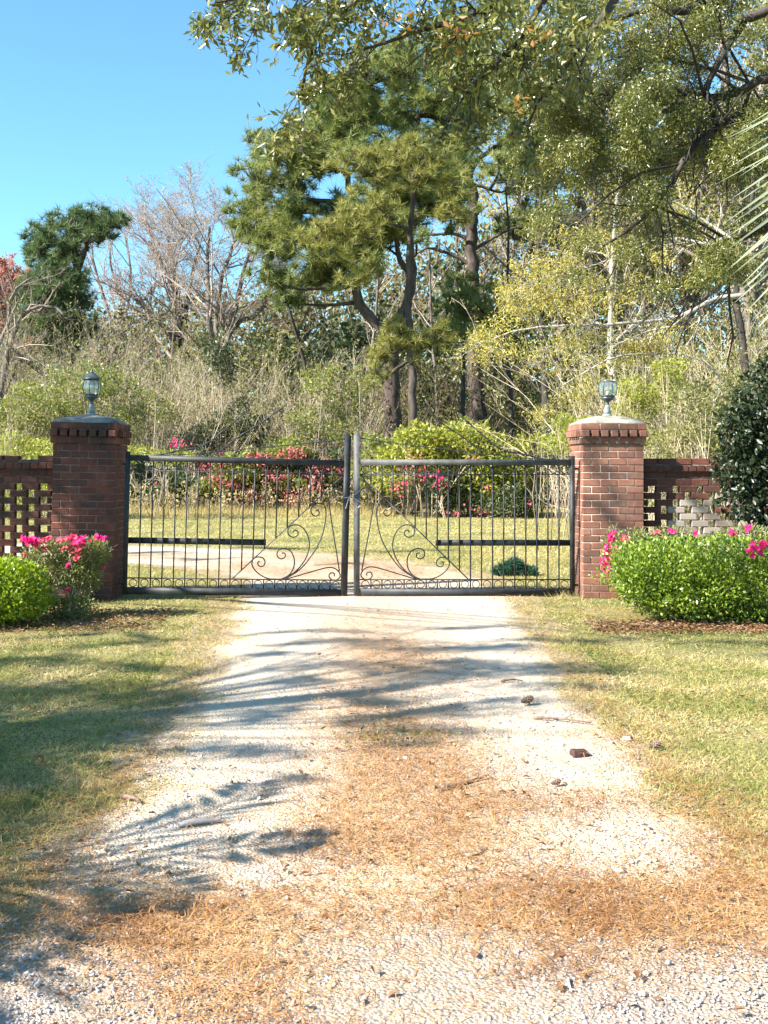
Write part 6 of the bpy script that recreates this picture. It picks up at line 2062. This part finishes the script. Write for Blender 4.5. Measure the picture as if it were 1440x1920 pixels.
def scatter_stones():
    rg = np.random.default_rng(90)
    n = 32000
    Y = 2.5 * (12 / 2.5) ** (rg.uniform(0, 1, n) ** 1.25)
    X = (rg.uniform(-60, 1500, n) - VPX) * Y / FPX
    d = road_d(X, Y) + .1 * snoise(X, Y, 4, 91)
    keep = (d < 0) & (rg.uniform(size=n) < (.95 - .6 * straw_amt(X, Y)) * np.clip(1.15 - (Y - 3.2) / 6 + .5 * snoise(X, Y, 2.3, 92), .15, 1))
    keep |= (d < .25) & (rg.uniform(size=n) < .08)
    X, Y = X[keep], Y[keep]
    n = len(X)
    s = rg.uniform(.0025, .0070, n) * rg.uniform(.8, 1.5, n) * np.where(rg.uniform(size=n) < .04, 1.7, 1.0)
    base = np.array([(1, 0, 0), (-1, 0, 0), (0, 1, 0), (0, -1, 0), (0, 0, 1), (0, 0, -.6)], float)
    th = rg.uniform(0, 6.28, n)
    sc = s[:, None, None] * rg.uniform(.55, 1.2, (n, 6, 1))
    V = base[None] * sc * np.array([1, 1, .7])
    c_, s_ = np.cos(th)[:, None], np.sin(th)[:, None]
    Vx = V[..., 0] * c_ - V[..., 1] * s_
    Vy = V[..., 0] * s_ + V[..., 1] * c_
    V = np.stack([Vx + X[:, None], Vy + Y[:, None], V[..., 2] + .010 + (s * .35)[:, None]], -1)
    T = np.array([(0, 2, 4), (2, 1, 4), (1, 3, 4), (3, 0, 4), (2, 0, 5), (1, 2, 5), (3, 1, 5), (0, 3, 5)])
    near = Y + .4 * snoise(X, Y, 2.0, 93) + rg.normal(size=n) * .12 < 3.65
    for sel, mt, lab in ((~near, 'stone', 'loose pale gravel stones on the drive'), (near, 'stone_grey', 'grey gravel stones across the mouth of the drive')):
        v = V[sel]
        o6 = (np.arange(len(v)) * 6)[:, None, None]
        mb = MB()
        mb.add(v.reshape(-1, 3), (o6 + T[None]).reshape(-1, 3))
        tag(mb.obj('gravel', M[mt]), lab, 'gravel', kind='stuff')


scatter_stones()


# ------------------------------------------------------------------ small things lying on the drive
def ground_at(px, py):
    Y = FPX * CAM_H / (py - HOR)
    return np.array([(px - VPX) * Y / FPX, Y, 0.0])


def strip(px0, py0, px1, py1, w, label):
    a, b_ = ground_at(px0, py0), ground_at(px1, py1)
    d = b_ - a
    s = unit(np.cross(d, [0, 0, 1.0])) * w
    mb = MB()
    n = 8
    V = []
    for k in range(n):
        f = k / (n - 1)
        ww = .35 + .65 * math.sin(math.pi * (f * .8 + .1))
        c = a + d * f
        zz = .016 + .008 * math.sin(f * 3)
        for u, z_ in ((-1, .009), (-.5, 0), (.5, .0), (1, .010)):
            V.append(c + s * u * ww + [0, 0, zz + z_])
        for u, z_ in ((1, .006), (.5, -.005), (-.5, -.005), (-1, .005)):
            V.append(c + s * u * ww + [0, 0, zz + z_])
    Q = [(i * 8 + j, i * 8 + (j + 1) % 8, (i + 1) * 8 + (j + 1) % 8, (i + 1) * 8 + j) for i in range(n - 1) for j in range(8)]
    e = (n - 1) * 8
    Q += [(3, 2, 1, 0), (7, 6, 5, 4), (7, 4, 3, 0), (e, e + 1, e + 2, e + 3), (e + 4, e + 5, e + 6, e + 7), (e + 3, e + 4, e + 7, e)]
    mb.add(V, None, Q)
    o = mb.obj('bark_strip', M['bark_strip'], smooth=True)
    tag(o, label, 'bark')


strip(335, 1556, 414, 1546, .022, 'curled pale strip of bark lying on the left wheel track')


def stick(px0, py0, px1, py1, r, label, mat='stick'):
    a, b_ = ground_at(px0, py0) + [0, 0, r + .012], ground_at(px1, py1) + [0, 0, r + .012]
    P = resample([a, (a + b_) / 2 + RG.normal(size=3) * [.01, .01, .003] + [0, 0, .004], b_], 8)
    Rr = np.linspace(r, r * .5, 8) * (1 + RG.normal(size=8) * .08)
    mb = MB()
    tubes(mb, P, Rr, 6)
    P2, R2 = grow(P[None], Rr[None], 2, .3, .25, .6, 3, 0, .1, .6)
    P2[..., 2] = np.maximum(P2[..., 2], .016)
    tubes(mb, P2, R2, 4)
    o = mb.obj('stick', M[mat], smooth=True)
    tag(o, label, 'stick', 'fallen sticks on the drive')


stick(828, 1487, 912, 1464, .012, 'long reddish stick on the pine straw in the middle of the drive')
stick(880, 1618, 914, 1600, .008, 'short dark stick on the gravel below the long reddish stick')
stick(1008, 1599, 1042, 1598, .006, 'straight pale stick on orange pine straw right of the drive centre', 'bark_strip')
stick(940, 1283, 980, 1282, .010, 'thin dark stick lying across the shaded gravel right of centre')
stick(1000, 1352, 1108, 1362, .010, 'long dark twig at the right edge of the gravel by the grass')
stick(228, 1504, 262, 1512, .014, 'stubby stick at the left edge of the gravel')
stick(1000, 1193, 1035, 1196, .012, 'short thick stick at the right edge of the drive near the gate')
stick(1066, 1845, 1072, 1870, .005, 'thin pale stick lying in the foreground gravel', 'bark_strip')


def lump(name, px, py, sx, sy, sz, mat, label, cat, seed, group=None):
    c = ground_at(px, py)
    bm = bmesh.new()
    bmesh.ops.create_icosphere(bm, subdivisions=2, radius=1.0)
    rr = random.Random(seed)
    for v in bm.verts:
        v.co = Vector((v.co.x * sx, v.co.y * sy, v.co.z * sz)) * (1 + rr.uniform(-.16, .16))
    me = bpy.data.meshes.new(name)
    bm.to_mesh(me)
    bm.free()
    me.materials.append(M[mat])
    o = bpy.data.objects.new(name, me)
    o.location = (c[0], c[1], sz * .8 + .008)
    COL.objects.link(o)
    tag(o, label, cat, group)
    return o


def pine_cone(px, py, r, label, seed):
    c = ground_at(px, py)
    root = plant_root('pine_cone', c, label, 'pine cone', 'pine cones on the drive')
    mb = MB()
    n = 60
    k = np.arange(n)
    f = (k + .5) / n
    a = k * 2.39996
    ax = np.array([.8, .5, .15]); ax /= np.linalg.norm(ax)
    u = unit(np.cross(ax, [0, 0, 1.0])); v = np.cross(ax, u)
    rad = r * np.sin(np.pi * np.clip(f * .9 + .05, 0, 1)) ** .7
    P = c + np.array([0, 0, r * .9 + .01]) + ax[None] * ((f - .5) * 2.4 * r)[:, None]
    D = unit(u[None] * np.cos(a)[:, None] + v[None] * np.sin(a)[:, None] + ax[None] * .5)
    cards(mb, P, D, np.broadcast_to(ax, (n, 3)) + RG.normal(size=(n, 3)) * .1, rad, r * .5, .1)
    mb.obj('scales', M['stick'], root, kind='stuff')
    cr_ = MB()
    tubes(cr_, np.stack([c + [0, 0, r * .9 + .01] - ax * r * 1.1, c + [0, 0, r * .9 + .01], c + [0, 0, r * .9 + .01] + ax * r * 1.1]), np.array([.3, .5, .2]) * r, 7)
    cr_.obj('core', M['bark_dark'], root)


pine_cone(988, 1325, .038, 'open dark pine cone on the bright gravel right of centre', 1)
pine_cone(1228, 1410, .03, 'small dark pine cone in the grass just off the drive', 2)
pine_cone(1042, 1478, .022, 'little pine cone on the white gravel', 3)
bk = bevel_box('brick_fragment', .10, .06, .04, .012, M['brick_wall'], .006, 4)
o = bpy.data.objects.new('brick_fragment', bk)
c = ground_at(1086, 1420)
o.location = (c[0], c[1], .024); o.rotation_euler = (.1, .06, .25)
COL.objects.link(o)
tag(o, 'broken piece of red brick on the right side of the gravel', 'brick')
lump('paper_scrap', 1176, 1391, .03, .022, .012, 'white_scrap', 'crumpled white scrap at the grass edge right of the drive', 'scrap', 5)
lump('stone', 760, 1427, .012, .012, .01, 'white_scrap', 'single white pebble on the orange pine straw', 'stone', 6)
lump('stone', 1162, 1640, .02, .016, .010, 'stone', 'flat pale stone on the gravel near the right grass edge', 'stone', 7)

# dry tuft at the foot of the right hinge, small weeds
tu = MB()
n = 130
C = np.stack([RG.normal(size=n) * .10 + 2.52, RG.normal(size=n) * .05 + 12.2, np.zeros(n)], 1)
D = unit(RG.normal(size=(n, 3)) * [.8, .5, .2] + [0, 0, .6])
S = unit(np.cross(D, RG.normal(size=(n, 3)))) * .003
tu.add(np.stack([C - S, C + S, C + D * RG.uniform(.06, .18, (n, 1))], 1).reshape(-1, 3), np.arange(n * 3).reshape(-1, 3))
o = tu.obj('grass_tuft', M['straw_grass'])
tag(o, 'dry grass tuft at the foot of the right gate hinge', 'grass tuft', kind='stuff')
for (px, py, m, lab) in ((100, 1195, 60, 'fresh green weed sprouting in front of the low boxwood bush'), (745, 1385, 160, 'green weeds growing in the middle of the drive')):
    wd = MB()
    c = ground_at(px, py)
    C = c + RG.normal(size=(m, 3)) * ([.10, .05, 0] if m < 100 else [.22, .12, 0])
    C[:, 2] = .008 + RG.uniform(0, .07 if m < 100 else .01, m)
    cards(wd, C, unit(RG.normal(size=(m, 3)) + [0, 0, .7]), rand_dirs(m), RG.uniform(.02, .05, m), .012)
    o = wd.obj('weeds', M['shrub_bright'] if m < 100 else M['shrub'])
    tag(o, lab, 'weeds', kind='stuff')
